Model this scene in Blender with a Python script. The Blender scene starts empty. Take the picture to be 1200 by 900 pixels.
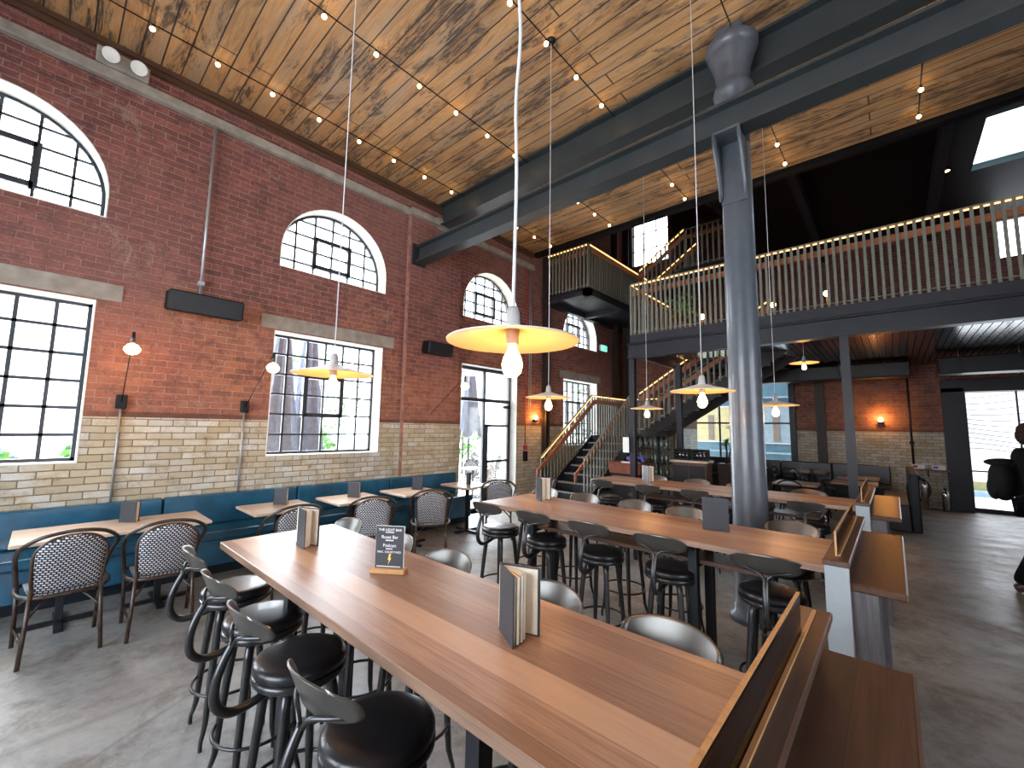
import bpy, bmesh, math, random
from mathutils import Vector, Matrix, Quaternion
random.seed(7)
PI = math.pi
S = bpy.context.scene
C = S.collection

# ------------------------------------------------------------------ camera
F_PX = 492.61
YAW, PITCH, ROLL, EYE = 0.73560698, 0.10240003, 0.016607, 1.7
fw = Vector((-math.sin(YAW)*math.cos(PITCH), math.cos(YAW)*math.cos(PITCH), math.sin(PITCH)))
rt = Vector((math.cos(YAW), math.sin(YAW), 0)); up = rt.cross(fw)
r2 = rt*math.cos(ROLL)+up*math.sin(ROLL); u2 = -rt*math.sin(ROLL)+up*math.cos(ROLL)
cd = bpy.data.cameras.new('camera'); cam = bpy.data.objects.new('camera', cd); C.objects.link(cam)
M3 = Matrix((r2, u2, -fw)).transposed()
cam.matrix_world = Matrix.Translation((0, 0, EYE)) @ M3.to_4x4()
cd.sensor_width = 36; cd.lens = 36*F_PX/1200; cd.clip_start = 0.05; cd.clip_end = 300
S.camera = cam
# ------------------------------------------------------------------ world, light, exposure
W = bpy.data.worlds.new('sky'); S.world = W; W.use_nodes = True
nt = W.node_tree; bg = nt.nodes['Background']
SKY = 7.0
tc = nt.nodes.new('ShaderNodeTexCoord'); sx = nt.nodes.new('ShaderNodeSeparateXYZ'); cr = nt.nodes.new('ShaderNodeValToRGB')
nt.links.new(tc.outputs['Generated'], sx.inputs[0]); nt.links.new(sx.outputs['Z'], cr.inputs[0]); nt.links.new(cr.outputs[0], bg.inputs[0])
cr.color_ramp.elements[0].color = (0.80, 0.88, 1.0, 1); cr.color_ramp.elements[1].color = (0.72, 0.85, 1.0, 1)
bg.inputs[1].default_value = SKY
sl = bpy.data.lights.new('sun', 'SUN'); sl.energy = 6.0; sl.angle = 0.3; sl.color = (1, .95, .87)
so = bpy.data.objects.new('sun', sl); C.objects.link(so); so.rotation_euler = (math.radians(42), 0, math.radians(-75)); so.location = (3, 0, 12)
def area(name, loc, rot, sx_, sy_, power, col, portal=False, spread=PI):
    l = bpy.data.lights.new(name, 'AREA'); l.shape = 'RECTANGLE'; l.size = sx_; l.size_y = sy_; l.energy = power; l.color = col; l.spread = spread
    o = bpy.data.objects.new(name, l); C.objects.link(o); o.location = loc; o.rotation_euler = rot
    if portal: l.cycles.is_portal = True
    return o
# daylight at the openings: soft sky light just outside the glass, shining in
DAY = (0.86, 0.93, 1.0)
KW = 0.42
XL = -6.2
for (y0, y1, z0, z1) in ((-1.39, .26, 1.25, 2.97), (2.0, 3.65, 1.27, 2.97), (5.37, 7.02, .1, 2.9), (8.8, 10.45, 1.27, 2.97),
                         (-1.39, .26, 3.88, 4.9), (2.0, 3.65, 3.88, 4.9), (5.37, 7.02, 3.88, 4.9), (8.8, 10.45, 3.88, 4.9)):
    area('daylight_window', (XL-.62, (y0+y1)/2, (z0+z1)/2), (0, -PI/2, 0), (z1-z0), (y1-y0), 62*KW*(z1-z0)*(y1-y0), DAY)
area('daylight_back', (-2.2, -4.5, 2.3), (PI/2, 0, 0), 5.0, 3.2, 420*KW, DAY)
area('daylight_right', (6.5, 1.0, 2.3), (0, PI/2, 0), 3.0, 5.0, 90*KW, (.95, .97, 1.0))
area('daylight_far_door', (2.4, 14.6, 1.5), (-PI/2, 0, 0), 2.4, 2.5, 60*KW, DAY)
area('daylight_far_glass', (-3.4, 14.6, 2.0), (-PI/2, 0, 0), 2.8, 2.3, 30*KW, (.8, .93, 1))
V = S.view_settings
V.view_transform = 'Standard'; V.look = 'None'; V.gamma = 1; V.use_curve_mapping = False; V.exposure = 0.6
cy = S.cycles
cy.max_bounces = 7; cy.diffuse_bounces = 4; cy.glossy_bounces = 3; cy.transparent_max_bounces = 10; cy.transmission_bounces = 4
cy.caustics_reflective = False; cy.caustics_refractive = False; cy.sample_clamp_indirect = 6; cy.use_denoising = True

# ------------------------------------------------------------------ materials
def newmat(name):
    m = bpy.data.materials.new(name); m.use_nodes = True
    n = m.node_tree.nodes; b = n['Principled BSDF']
    return m, m.node_tree, b
def N(nt, t, **kw):
    n = nt.nodes.new(t)
    for k, v in kw.items():
        if k in n.inputs: n.inputs[k].default_value = v
        else: setattr(n, k, v)
    return n
def L(nt, a, b): nt.links.new(a, b)
def ramp(nt, fac, stops, interp='LINEAR'):
    r = nt.nodes.new('ShaderNodeValToRGB'); r.color_ramp.interpolation = interp
    while len(r.color_ramp.elements) < len(stops): r.color_ramp.elements.new(.5)
    for e, (p, c) in zip(r.color_ramp.elements, stops):
        e.position = p; e.color = (*c, 1) if len(c) == 3 else c
    L(nt, fac, r.inputs[0]); return r.outputs[0]
def mix(nt, f, a, b, mode='MIX'):
    m = nt.nodes.new('ShaderNodeMix'); m.data_type = 'RGBA'; m.blend_type = mode
    for s, v in ((m.inputs[0], f), (m.inputs[6], a), (m.inputs[7], b)):
        if hasattr(v, 'is_linked') or hasattr(v, 'links'): L(nt, v, s)
        elif isinstance(v, (int, float)): s.default_value = v
        else: s.default_value = (*v, 1) if len(v) == 3 else v
    return m.outputs[2]
def math_(nt, op, a, b=None, clamp=False):
    m = nt.nodes.new('ShaderNodeMath'); m.operation = op; m.use_clamp = clamp
    for i, v in enumerate((a, b)):
        if v is None: continue
        if hasattr(v, 'links'): L(nt, v, m.inputs[i])
        else: m.inputs[i].default_value = v
    return m.outputs[0]
def coord(nt, order='XYZ', scale=(1, 1, 1)):
    t = nt.nodes.new('ShaderNodeTexCoord'); s = nt.nodes.new('ShaderNodeSeparateXYZ'); L(nt, t.outputs['Object'], s.inputs[0])
    c = nt.nodes.new('ShaderNodeCombineXYZ')
    for i, ch in enumerate(order):
        o = s.outputs[ch]
        if scale[i] != 1: o = math_(nt, 'MULTIPLY', o, scale[i])
        L(nt, o, c.inputs[i])
    return c.outputs[0], s
def noise(nt, vec, scale, detail=3, rough=.55, dist=0):
    n = N(nt, 'ShaderNodeTexNoise'); n.inputs['Scale'].default_value = scale; n.inputs['Detail'].default_value = detail
    n.inputs['Roughness'].default_value = rough; n.inputs['Distortion'].default_value = dist
    L(nt, vec, n.inputs['Vector']); return n.outputs[0]
def bump(nt, b, h, strength=.3, dist=.01):
    bn = nt.nodes.new('ShaderNodeBump'); bn.inputs['Strength'].default_value = strength; bn.inputs['Distance'].default_value = dist
    L(nt, h, bn.inputs['Height']); L(nt, bn.outputs[0], b.inputs['Normal'])
def plain(name, col, rough=.5, metal=0, var=.12, nscale=8, spec=None, coat=0):
    m, nt, b = newmat(name)
    v, _ = coord(nt)
    f = noise(nt, v, nscale, 3)
    a = tuple(max(0, c*(1-var)) for c in col); d = tuple(min(1, c*(1+var)) for c in col)
    L(nt, ramp(nt, f, [(.3, a), (.7, d)]), b.inputs['Base Color'])
    b.inputs['Roughness'].default_value = rough; b.inputs['Metallic'].default_value = metal
    if spec is not None: b.inputs['Specular IOR Level'].default_value = spec
    if coat: b.inputs['Coat Weight'].default_value = coat
    return m
def emit(name, col, st, base=(0.8, .7, .5)):
    m, nt, b = newmat(name); b.inputs['Emission Color'].default_value = (*col, 1); b.inputs['Emission Strength'].default_value = st
    b.inputs['Base Color'].default_value = (*base, 1); return m
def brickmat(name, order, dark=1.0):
    m, nt, b = newmat(name)
    v0, s = coord(nt, order); z = s.outputs['Z']
    # slightly wandering courses
    wn = nt.nodes.new('ShaderNodeTexNoise'); wn.inputs['Scale'].default_value = 5; L(nt, v0, wn.inputs['Vector'])
    va = nt.nodes.new('ShaderNodeVectorMath'); va.operation = 'MULTIPLY_ADD'; L(nt, wn.outputs['Color'], va.inputs[0]); va.inputs[1].default_value = (.016, .012, 0); L(nt, v0, va.inputs[2]); v = va.outputs[0]
    def brick(c1, c2, mo, ms, bias=0.0, w=.225, off=.5):
        t = nt.nodes.new('ShaderNodeTexBrick'); L(nt, v, t.inputs['Vector']); t.inputs['Scale'].default_value = 1; t.offset = off
        t.inputs['Brick Width'].default_value = w; t.inputs['Row Height'].default_value = .075; t.inputs['Mortar Size'].default_value = ms
        t.inputs['Mortar Smooth'].default_value = .5; t.inputs['Bias'].default_value = bias
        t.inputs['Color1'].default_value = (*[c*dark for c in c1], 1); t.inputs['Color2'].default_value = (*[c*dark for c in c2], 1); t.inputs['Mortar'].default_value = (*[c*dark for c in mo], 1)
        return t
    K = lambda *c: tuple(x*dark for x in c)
    n1 = noise(nt, v, .8, 5, .6); n2 = noise(nt, v, 5.5, 6, .75); n3 = noise(nt, v, 34, 5, .75); n4 = noise(nt, v, 1.5, 7, .78, .8); n5 = noise(nt, v, .45, 3, .5)
    t = brick((.285, .092, .068), (.165, .056, .050), (.34, .20, .16), .0075)
    to = brick((.40, .15, .08), (.27, .10, .06), (.40, .25, .18), .007)
    red = mix(nt, ramp(nt, math_(nt, 'SUBTRACT', math_(nt, 'ADD', n1, .42), math_(nt, 'MULTIPLY', z, .14)), [(.44, (0, 0, 0)), (.60, (1, 1, 1))]), t.outputs[0], to.outputs[0])
    red = mix(nt, ramp(nt, n2, [(.48, (0, 0, 0)), (.68, (.8, .8, .8))]), red, K(.085, .036, .034))
    red = mix(nt, ramp(nt, n5, [(.42, (0, 0, 0)), (.65, (.45, .45, .45))]), red, K(.27, .125, .105))
    red = mix(nt, ramp(nt, n4, [(.60, (0, 0, 0)), (.68, (.7, .7, .7))]), red, K(.36, .27, .22))
    red = mix(nt, ramp(nt, n3, [(.56, (0, 0, 0)), (.74, (.6, .6, .6))]), red, K(.46, .31, .25))
    red = mix(nt, ramp(nt, n3, [(.28, (.8, .8, .8)), (.42, (0, 0, 0))]), red, K(.05, .022, .02))
    c1 = brick((.60, .53, .38), (.42, .33, .19), (.16, .12, .08), .005, -.25)
    c2 = brick((.66, .67, .63), (.46, .40, .27), (.16, .12, .08), .005, .0)
    crm = mix(nt, ramp(nt, n4, [(.46, (0, 0, 0)), (.56, (1, 1, 1))]), c1.outputs[0], c2.outputs[0])
    crm = mix(nt, ramp(nt, n2, [(.50, (0, 0, 0)), (.66, (.6, .6, .6))]), crm, K(.30, .22, .12))
    crm = mix(nt, ramp(nt, n2, [(.64, (0, 0, 0)), (.70, (.75, .75, .75))]), crm, K(.14, .09, .05))
    f = math_(nt, 'GREATER_THAN', z, 1.74)
    col = mix(nt, f, crm, red)
    g = math_(nt, 'MULTIPLY', f, math_(nt, 'LESS_THAN', z, 1.80))
    col = mix(nt, math_(nt, 'MULTIPLY', g, ramp(nt, n1, [(.4, (.9, .9, .9)), (.6, (.4, .4, .4))])), col, K(.10, .045, .03))
    L(nt, col, b.inputs['Base Color'])
    L(nt, ramp(nt, f, [(0, (.35, .35, .35)), (1, (.8, .8, .8))]), b.inputs['Roughness'])
    h = math_(nt, 'ADD', math_(nt, 'MULTIPLY', t.outputs['Fac'], -1.0), math_(nt, 'ADD', math_(nt, 'MULTIPLY', n3, .9), n2))
    bump(nt, b, h, .7, .014)
    return m
def woodmat(name, c1, c2, c3, order='XYZ', pw=.11, plen=1.3, rough=.35, grain=1.0, pale=None):
    m, nt, b = newmat(name)
    v, s = coord(nt, order)
    t = nt.nodes.new('ShaderNodeTexBrick'); L(nt, v, t.inputs['Vector']); t.inputs['Scale'].default_value = 1; t.offset = .37
    t.inputs['Brick Width'].default_value = plen; t.inputs['Row Height'].default_value = pw; t.inputs['Mortar Size'].default_value = .0012
    t.inputs['Color1'].default_value = (*c1, 1); t.inputs['Color2'].default_value = (*c2, 1); t.inputs['Mortar'].default_value = (*c3, 1)
    v2, _ = coord(nt, order, (1.2, 16, 16)); g = noise(nt, v2, 3.2, 5, .65, .4)
    v3, _ = coord(nt, order, (.8, 60, 60)); g2 = noise(nt, v3, 3, 2, .5)
    col = mix(nt, math_(nt, 'MULTIPLY', ramp(nt, g, [(.35, (0, 0, 0)), (.72, (1, 1, 1))]), .75*grain), t.outputs[0], c3)
    col = mix(nt, math_(nt, 'MULTIPLY', ramp(nt, g2, [(.45, (0, 0, 0)), (.7, (1, 1, 1))]), .35*grain), col, c3)
    if pale:      # single paler staves of the table tops
        for (ya, yb, amt) in pale:
            k = math_(nt, 'MULTIPLY', math_(nt, 'GREATER_THAN', s.outputs['Y'], ya), math_(nt, 'LESS_THAN', s.outputs['Y'], yb))
            col = mix(nt, math_(nt, 'MULTIPLY', k, amt), col, (.56, .40, .27))
    L(nt, col, b.inputs['Base Color']); b.inputs['Roughness'].default_value = rough
    bump(nt, b, g2, .08, .004)
    return m
def ceilmat():
    m, nt, b = newmat('aged_ceiling_planks')
    v, s = coord(nt, 'XYZ')
    t = nt.nodes.new('ShaderNodeTexBrick'); L(nt, v, t.inputs['Vector']); t.inputs['Scale'].default_value = 1; t.offset = .43
    t.inputs['Brick Width'].default_value = 5.3; t.inputs['Row Height'].default_value = .185; t.inputs['Mortar Size'].default_value = .008; t.inputs['Mortar Smooth'].default_value = .2
    t.inputs['Color1'].default_value = (.54, .275, .10, 1); t.inputs['Color2'].default_value = (.37, .18, .065, 1); t.inputs['Mortar'].default_value = (.03, .018, .012, 1)
    va, _ = coord(nt, 'XYZ', (.55, 7, 1)); a = noise(nt, va, 1.6, 6, .68, .5)
    vb, _ = coord(nt, 'XYZ', (1.0, 13, 1)); bb = noise(nt, vb, 3.0, 6, .75, .4)
    vc, _ = coord(nt, 'XYZ', (.8, 2.6, 1)); cc = noise(nt, vc, 1.3, 6, .75, .6)
    vd, _ = coord(nt, 'XYZ', (.35, 5.405, 1)); dd = noise(nt, vd, 1.0, 2, .5)
    col = mix(nt, ramp(nt, bb, [(.40, (0, 0, 0)), (.62, (.65, .65, .65))]), t.outputs[0], (.60, .38, .19))
    col = mix(nt, ramp(nt, a, [(.52, (0, 0, 0)), (.66, (.7, .7, .7))]), col, (.20, .115, .06))
    col = mix(nt, ramp(nt, dd, [(.50, (0, 0, 0)), (.62, (.55, .55, .55))]), col, (.42, .30, .19))
    mask = math_(nt, 'MULTIPLY', ramp(nt, cc, [(.49, (0, 0, 0)), (.57, (1, 1, 1))]), ramp(nt, bb, [(.42, (0, 0, 0)), (.52, (1, 1, 1))]))
    col = mix(nt, math_(nt, 'MULTIPLY', mask, .9), col, (.05, .038, .032))
    seam = ramp(nt, t.outputs['Fac'], [(0, (0, 0, 0)), (1, (.9, .9, .9))])
    col = mix(nt, seam, col, (.03, .018, .012))
    L(nt, col, b.inputs['Base Color']); b.inputs['Roughness'].default_value = .6
    bump(nt, b, math_(nt, 'SUBTRACT', bb, t.outputs['Fac']), .5, .015)
    return m
def floormat():
    m, nt, b = newmat('stained_concrete')
    v, s = coord(nt)
    a = noise(nt, v, .55, 6, .65, .5); c = noise(nt, v, 2.0, 8, .72, .25); d = noise(nt, v, 11, 7, .8)
    col = ramp(nt, a, [(.3, (.17, .145, .115)), (.5, (.225, .225, .215)), (.7, (.31, .325, .325))])
    col = mix(nt, ramp(nt, c, [(.47, (0, 0, 0)), (.62, (.7, .7, .7))]), col, (.09, .07, .055))
    col = mix(nt, ramp(nt, d, [(.45, (0, 0, 0)), (.72, (.55, .55, .55))]), col, (.38, .38, .36))
    col = mix(nt, ramp(nt, d, [(.28, (.6, .6, .6)), (.42, (0, 0, 0))]), col, (.10, .09, .075))
    w = nt.nodes.new('ShaderNodeTexVoronoi'); w.feature = 'DISTANCE_TO_EDGE'; w.inputs['Scale'].default_value = .35; L(nt, v, w.inputs['Vector'])
    col = mix(nt, ramp(nt, w.outputs[0], [(0, (.5, .5, .5)), (.006, (0, 0, 0))]), col, (.1, .09, .08))
    # browner towards the bar side of the room
    f = ramp(nt, math_(nt, 'ADD', math_(nt, 'MULTIPLY', s.outputs['X'], .22), math_(nt, 'MULTIPLY', c, .5)), [(.15, (0, 0, 0)), (.5, (.55, .55, .55))])
    col = mix(nt, f, col, (.15, .095, .06))
    L(nt, col, b.inputs['Base Color'])
    L(nt, ramp(nt, c, [(.35, (.34, .34, .34)), (.65, (.55, .55, .55))]), b.inputs['Roughness'])
    bump(nt, b, c, .12, .01)
    return m
def glassmat(name, tint=(1, 1, 1), gloss=.08):
    m = bpy.data.materials.new(name); m.use_nodes = True; nt = m.node_tree; nt.nodes.clear()
    o = nt.nodes.new('ShaderNodeOutputMaterial'); t = nt.nodes.new('ShaderNodeBsdfTransparent'); g = nt.nodes.new('ShaderNodeBsdfGlossy'); x = nt.nodes.new('ShaderNodeMixShader')
    t.inputs[0].default_value = (*tint, 1); g.inputs['Roughness'].default_value = .03; g.inputs[0].default_value = (1, 1, 1, 1)
    f = nt.nodes.new('ShaderNodeFresnel'); f.inputs[0].default_value = 1.35; mm = math_(nt, 'MULTIPLY', f.outputs[0], gloss/.08*.8)
    L(nt, mm, x.inputs[0]); L(nt, t.outputs[0], x.inputs[1]); L(nt, g.outputs[0], x.inputs[2]); L(nt, x.outputs[0], o.inputs[0])
    return m
def frostmat():
    m = bpy.data.materials.new('frosted_rooflight'); m.use_nodes = True; nt = m.node_tree; nt.nodes.clear()
    o = nt.nodes.new('ShaderNodeOutputMaterial'); t = nt.nodes.new('ShaderNodeBsdfTranslucent'); t.inputs[0].default_value = (.75, .9, .92, 1); L(nt, t.outputs[0], o.inputs[0]); return m
def weavemat(name='black_white_weave'):
    m, nt, b = newmat(name)
    t0 = nt.nodes.new('ShaderNodeTexCoord'); s = nt.nodes.new('ShaderNodeSeparateXYZ'); L(nt, t0.outputs['Object'], s.inputs[0])
    c = nt.nodes.new('ShaderNodeCombineXYZ'); L(nt, s.outputs['X'], c.inputs[0])
    L(nt, math_(nt, 'ADD', s.outputs['Z'], s.outputs['Y']), c.inputs[1])
    t = nt.nodes.new('ShaderNodeTexBrick'); L(nt, c.outputs[0], t.inputs['Vector']); t.inputs['Scale'].default_value = 1
    t.inputs['Brick Width'].default_value = .027; t.inputs['Row Height'].default_value = .02; t.inputs['Mortar Size'].default_value = .0052; t.inputs['Mortar Smooth'].default_value = .1
    t.inputs['Color1'].default_value = (.75, .77, .8, 1); t.inputs['Color2'].default_value = (.62, .63, .66, 1); t.inputs['Mortar'].default_value = (.012, .013, .018, 1)
    L(nt, t.outputs[0], b.inputs['Base Color']); b.inputs['Roughness'].default_value = .45; bump(nt, b, t.outputs['Fac'], .3, .003)
    return m
MT = dict(
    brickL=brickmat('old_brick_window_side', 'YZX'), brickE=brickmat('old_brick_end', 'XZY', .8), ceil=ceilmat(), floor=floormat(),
    white=plain('white_plaster', (.78, .78, .72), .7, var=.05), cream_reveal=plain('cream_plaster', (.80, .76, .58), .7, var=.05),
    frame=plain('dark_window_steel', (.022, .025, .03), .45, var=.2), glass=glassmat('window_glass'),
    stone=plain('grey_stone', (.30, .27, .23), .8, var=.25, nscale=6), beamst=plain('beam_grey_paint', (.034, .041, .043), .42, var=.15, nscale=3, spec=.4), steel=plain('dark_purplish_steel', (.017, .018, .024), .42, var=.15, nscale=3, spec=.35),
    column=plain('blue_grey_iron_paint', (.07, .082, .10), .36, .0, var=.10, nscale=12, coat=.2), black=plain('black_paint', (.005, .005, .006), .5, spec=.25),
    dark=plain('charcoal_steel', (.012, .013, .016), .42, spec=.3), deck=plain('dark_gloss_decking', (.018, .02, .022), .16, 0), galv=plain('galvanised_steel', (.45, .46, .47), .4, .6),
    twood=woodmat('oiled_table_wood', (.42, .275, .185), (.215, .125, .08), (.13, .07, .045), 'XYZ', .115, 40, .38, .85, ((.92, 1.035, .55), (3.105, 3.22, .3), (5.405, 5.52, .35))),
    twood2=woodmat('dark_bench_wood', (.13, .062, .036), (.085, .042, .025), (.04, .02, .012), 'YXZ', .13, 2.2, .33),
    lwood=woodmat('pale_table_wood', (.78, .64, .51), (.64, .51, .39), (.42, .31, .23), 'YXZ', .10, 1.2, .3),
    ash=woodmat('sign_base_wood', (.55, .30, .12), (.5, .27, .11), (.35, .18, .07), 'XYZ', .05, 1, .5),
    copper=woodmat('copper_brown_handrail', (.45, .17, .07), (.38, .14, .06), (.2, .07, .03), 'XYZ', .08, 2, .45),
    greywood=woodmat('grey_weathered_boards', (.17, .155, .16), (.12, .11, .115), (.05, .045, .045), 'ZXY', .05, 2, .6),
    panel=plain('pale_grey_end_panel', (.33, .37, .39), .35, var=.04, nscale=20),
    bluel=plain('petrol_blue_leather', (.015, .10, .18), .22, var=.25, nscale=5, coat=.3), navy=plain('navy_plinth', (.010, .015, .024), .45, spec=.3), brownsteel=plain('brown_stanchion_paint', (.035, .022, .017), .5, spec=.3),
    seat=plain('black_vinyl', (.008, .008, .010), .36, var=.2, nscale=20, coat=.15), gun=plain('gunmetal', (.055, .055, .058), .28, .75, var=.15, nscale=10),
    backm=plain('brushed_gunmetal', (.125, .12, .11), .32, .75, var=.12, nscale=6),
    weave=weavemat(), rattan=plain('dark_brown_cane', (.045, .028, .018), .35, var=.5, nscale=25),
    shade=plain('pale_enamel_shade', (.72, .66, .58), .4, var=.05), gold=plain('golden_shade_lining', (.66, .44, .25), .55, var=.08, nscale=6), shadetop=plain('grey_enamel_top', (.35, .34, .33), .5), cord=plain('white_flex', (.6, .6, .6), .5, var=.05),
    bulb=emit('glowing_bulb', (1.0, .44, .12), 34.0), sbulb=emit('small_glowing_bulb', (1.0, .66, .28), 16.0), led=emit('warm_led_strip', (1.0, .42, .12), 3.5),
    card=plain('charcoal_card', (.022, .024, .030), .5, var=.08), paper=plain('cream_paper', (.68, .64, .52), .8, var=.06, nscale=30), ink=plain('white_ink', (.8, .8, .8), .6, var=.02),
    bale=plain('rail_green_grey', (.155, .16, .13), .5, var=.1), green=plain('leaf_green', (.10, .26, .05), .5, var=.5, nscale=4), pot=plain('brown_pot', (.10, .075, .06), .6),
    fabric=plain('grey_parasol_canvas', (.13, .145, .18), .8, var=.2), red=plain('red_plastic', (.45, .03, .02), .4), exitg=emit('green_sign_face', (.12, .75, .45), 2.2, (.1, .5, .3)),
    skin=plain('skin', (.50, .29, .20), .5, var=.05), jacket=plain('black_jacket_cloth', (.0025, .0028, .0035), .9, spec=.1, var=.3, nscale=30), bag=plain('dark_backpack_nylon', (.004, .0045, .005), .8, spec=.15, var=.2, nscale=30),
    hair=plain('brown_hair', (.018, .011, .008), .8, var=.3, nscale=40, spec=.15), trouser=plain('dark_trousers', (.003, .003, .0045), .9, spec=.1), shoe=plain('brown_leather_shoe', (.05, .025, .02), .4),
    gold_ink=plain('gold_ink', (.85, .55, .08), .5, var=.03), pinkish=plain('pale_mortar_edge', (.34, .17, .13), .8, var=.4, nscale=9), pave=plain('pale_paving', (.62, .62, .60), .8, var=.06, nscale=2), facade2=plain('pale_blue_frame', (.13, .18, .21), .6), facade=plain('white_facade', (.75, .76, .76), .7, var=.04, nscale=1), shadow_glass=plain('facade_window_dark', (.25, .32, .36), .2),
    bluewall=plain('pale_blue_tiles', (.05, .11, .145), .3, var=.15, nscale=3), yellow=plain('yellow_paint', (.26, .23, .11), .5), kerb=plain('blue_grey_kerb', (.25, .35, .42), .6),
    white_pl=plain('white_plastic', (.75, .76, .72), .4, var=.03), purple=plain('purple_blue_cloth', (.10, .11, .50), .7, var=.3, nscale=30), redwood=plain('reddish_brown_wood', (.22, .06, .03), .4, var=.2),
    bottle=plain('dark_green_glass', (.05, .07, .06), .1, var=.6, nscale=15), chrome=plain('chrome', (.6, .6, .62), .15, .95, var=.02), carblue=plain('dark_car_paint', (.05, .12, .18), .3), carred=plain('red_tail_light', (.6, .05, .05), .3),
)
MT['frost'] = frostmat()
MT['tint'] = glassmat('wood_reflection_glass', (.36, .25, .16), .06)  # brown tint paints in the wood mirrored by the divider screens

# ------------------------------------------------------------------ mesh builder
class MB:
    def __init__(s): s.bm = bmesh.new()
    def box(s, a, b, bev=0.0, rot=None, piv=None, segs=1):
        lo = [min(a[i], b[i]) for i in range(3)]; hi = [max(a[i], b[i]) for i in range(3)]
        vs = [s.bm.verts.new((x, y, z)) for x in (lo[0], hi[0]) for y in (lo[1], hi[1]) for z in (lo[2], hi[2])]
        fs = [s.bm.faces.new([vs[i] for i in f]) for f in ((0, 1, 3, 2), (4, 6, 7, 5), (0, 4, 5, 1), (2, 3, 7, 6), (0, 2, 6, 4), (1, 5, 7, 3))]
        if bev > 0:
            es = list({e for f in fs for e in f.edges})
            r = bmesh.ops.bevel(s.bm, geom=es, offset=bev, segments=segs, affect='EDGES', profile=.5)
            vs = list({v for f in r['faces'] for v in f.verts} | {v for v in vs if v.is_valid})
        if rot is not None: bmesh.ops.rotate(s.bm, verts=vs, cent=piv or ((lo[0]+hi[0])/2, (lo[1]+hi[1])/2, (lo[2]+hi[2])/2), matrix=rot)
        return s
    def beam(s, p, q, w, h, bev=0.0, upv=(0, 0, 1)):
        p, q = Vector(p), Vector(q); d = (q-p); ln = d.length; d.normalize()
        side = d.cross(Vector(upv)); side.normalize(); u = side.cross(d)
        vs = [s.bm.verts.new(p+d*t*ln+side*a*w/2+u*c*h/2) for t in (0, 1) for a in (-1, 1) for c in (-1, 1)]
        fs = [s.bm.faces.new([vs[i] for i in f]) for f in ((0, 1, 3, 2), (4, 6, 7, 5), (0, 4, 5, 1), (2, 3, 7, 6), (0, 2, 6, 4), (1, 5, 7, 3))]
        if bev > 0: bmesh.ops.bevel(s.bm, geom=list({e for f in fs for e in f.edges}), offset=bev, segments=1, affect='EDGES')
        return s
    def tube(s, pts, r, n=10, closed=False, smooth_pts=0):
        pts = [Vector(p) for p in pts]; rs = r if isinstance(r, (list, tuple)) else [r]*len(pts)
        if smooth_pts:
            P2, R2 = [], []; m = len(pts)
            for i in range(m if closed else m-1):
                g = lambda k: pts[k % m] if closed else pts[max(0, min(m-1, k))]
                p0, p1, p2, p3 = g(i-1), g(i), g(i+1), g(i+2)
                for j in range(smooth_pts):
                    t = j/smooth_pts
                    P2.append(.5*((2*p1)+(p2-p0)*t+(2*p0-5*p1+4*p2-p3)*t*t+(3*p1-p0-3*p2+p3)*t**3)); R2.append(rs[i]*(1-t)+rs[(i+1) % m]*t)
            if not closed: P2.append(pts[-1]); R2.append(rs[-1])
            pts, rs = P2, R2
        m = len(pts); rings = []; prev = None
        for i in range(m):
            a = pts[(i-1) % m] if closed or i > 0 else pts[0]; b = pts[(i+1) % m] if closed or i < m-1 else pts[-1]
            d = (b-a).normalized()
            if prev is None:
                x = d.orthogonal().normalized()
            else:
                x = prev-d*prev.dot(d)
                x = x.normalized() if x.length > 1e-6 else d.orthogonal().normalized()
            prev = x; y = d.cross(x)
            rings.append([s.bm.verts.new(pts[i]+(x*math.cos(2*PI*k/n)+y*math.sin(2*PI*k/n))*rs[i]) for k in range(n)])
        for i in range(m if closed else m-1):
            A, B = rings[i], rings[(i+1) % m]
            off = 0
            if closed and i == m-1:
                off = min(range(n), key=lambda o: (A[0].co-B[o].co).length)
            for k in range(n): 
                f = s.bm.faces.new((A[k], A[(k+1) % n], B[(k+1+off) % n], B[(k+off) % n])); f.smooth = True
        if not closed:
            s.bm.faces.new(rings[0][::-1]); s.bm.faces.new(rings[-1])
        return s
    def lathe(s, prof, c=(0, 0, 0), n=24, smooth=True, axis=None):
        c = Vector(c); q = Vector((0, 0, 1)).rotation_difference(Vector(axis).normalized()) if axis else None
        rings = []
        for (r, z) in prof:
            if r < 1e-5:
                p = Vector((0, 0, z)); rings.append([s.bm.verts.new(c+(q @ p if q else p))])
            else:
                ring = []
                for k in range(n):
                    p = Vector((r*math.cos(2*PI*k/n), r*math.sin(2*PI*k/n), z)); ring.append(s.bm.verts.new(c+(q @ p if q else p)))
                rings.append(ring)
        for A, B in zip(rings, rings[1:]):
            for k in range(n):
                if len(A) == 1 and len(B) == 1: continue
                if len(A) == 1: f = s.bm.faces.new((A[0], B[k], B[(k+1) % n]))
                elif len(B) == 1: f = s.bm.faces.new((A[(k+1) % n], A[k], B[0]))
                else: f = s.bm.faces.new((A[k], A[(k+1) % n], B[(k+1) % n], B[k]))
                f.smooth = smooth
        return s
    def sphere(s, c, r, sc=(1, 1, 1), n=12):
        m = Matrix.Translation(c) @ Matrix.Diagonal((*sc, 1))
        g = bmesh.ops.create_uvsphere(s.bm, u_segments=n*2 if n < 9 else n+4, v_segments=n, radius=r, matrix=m)
        for f in {f for v in g['verts'] for f in v.link_faces}: f.smooth = True
        return s
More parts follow.
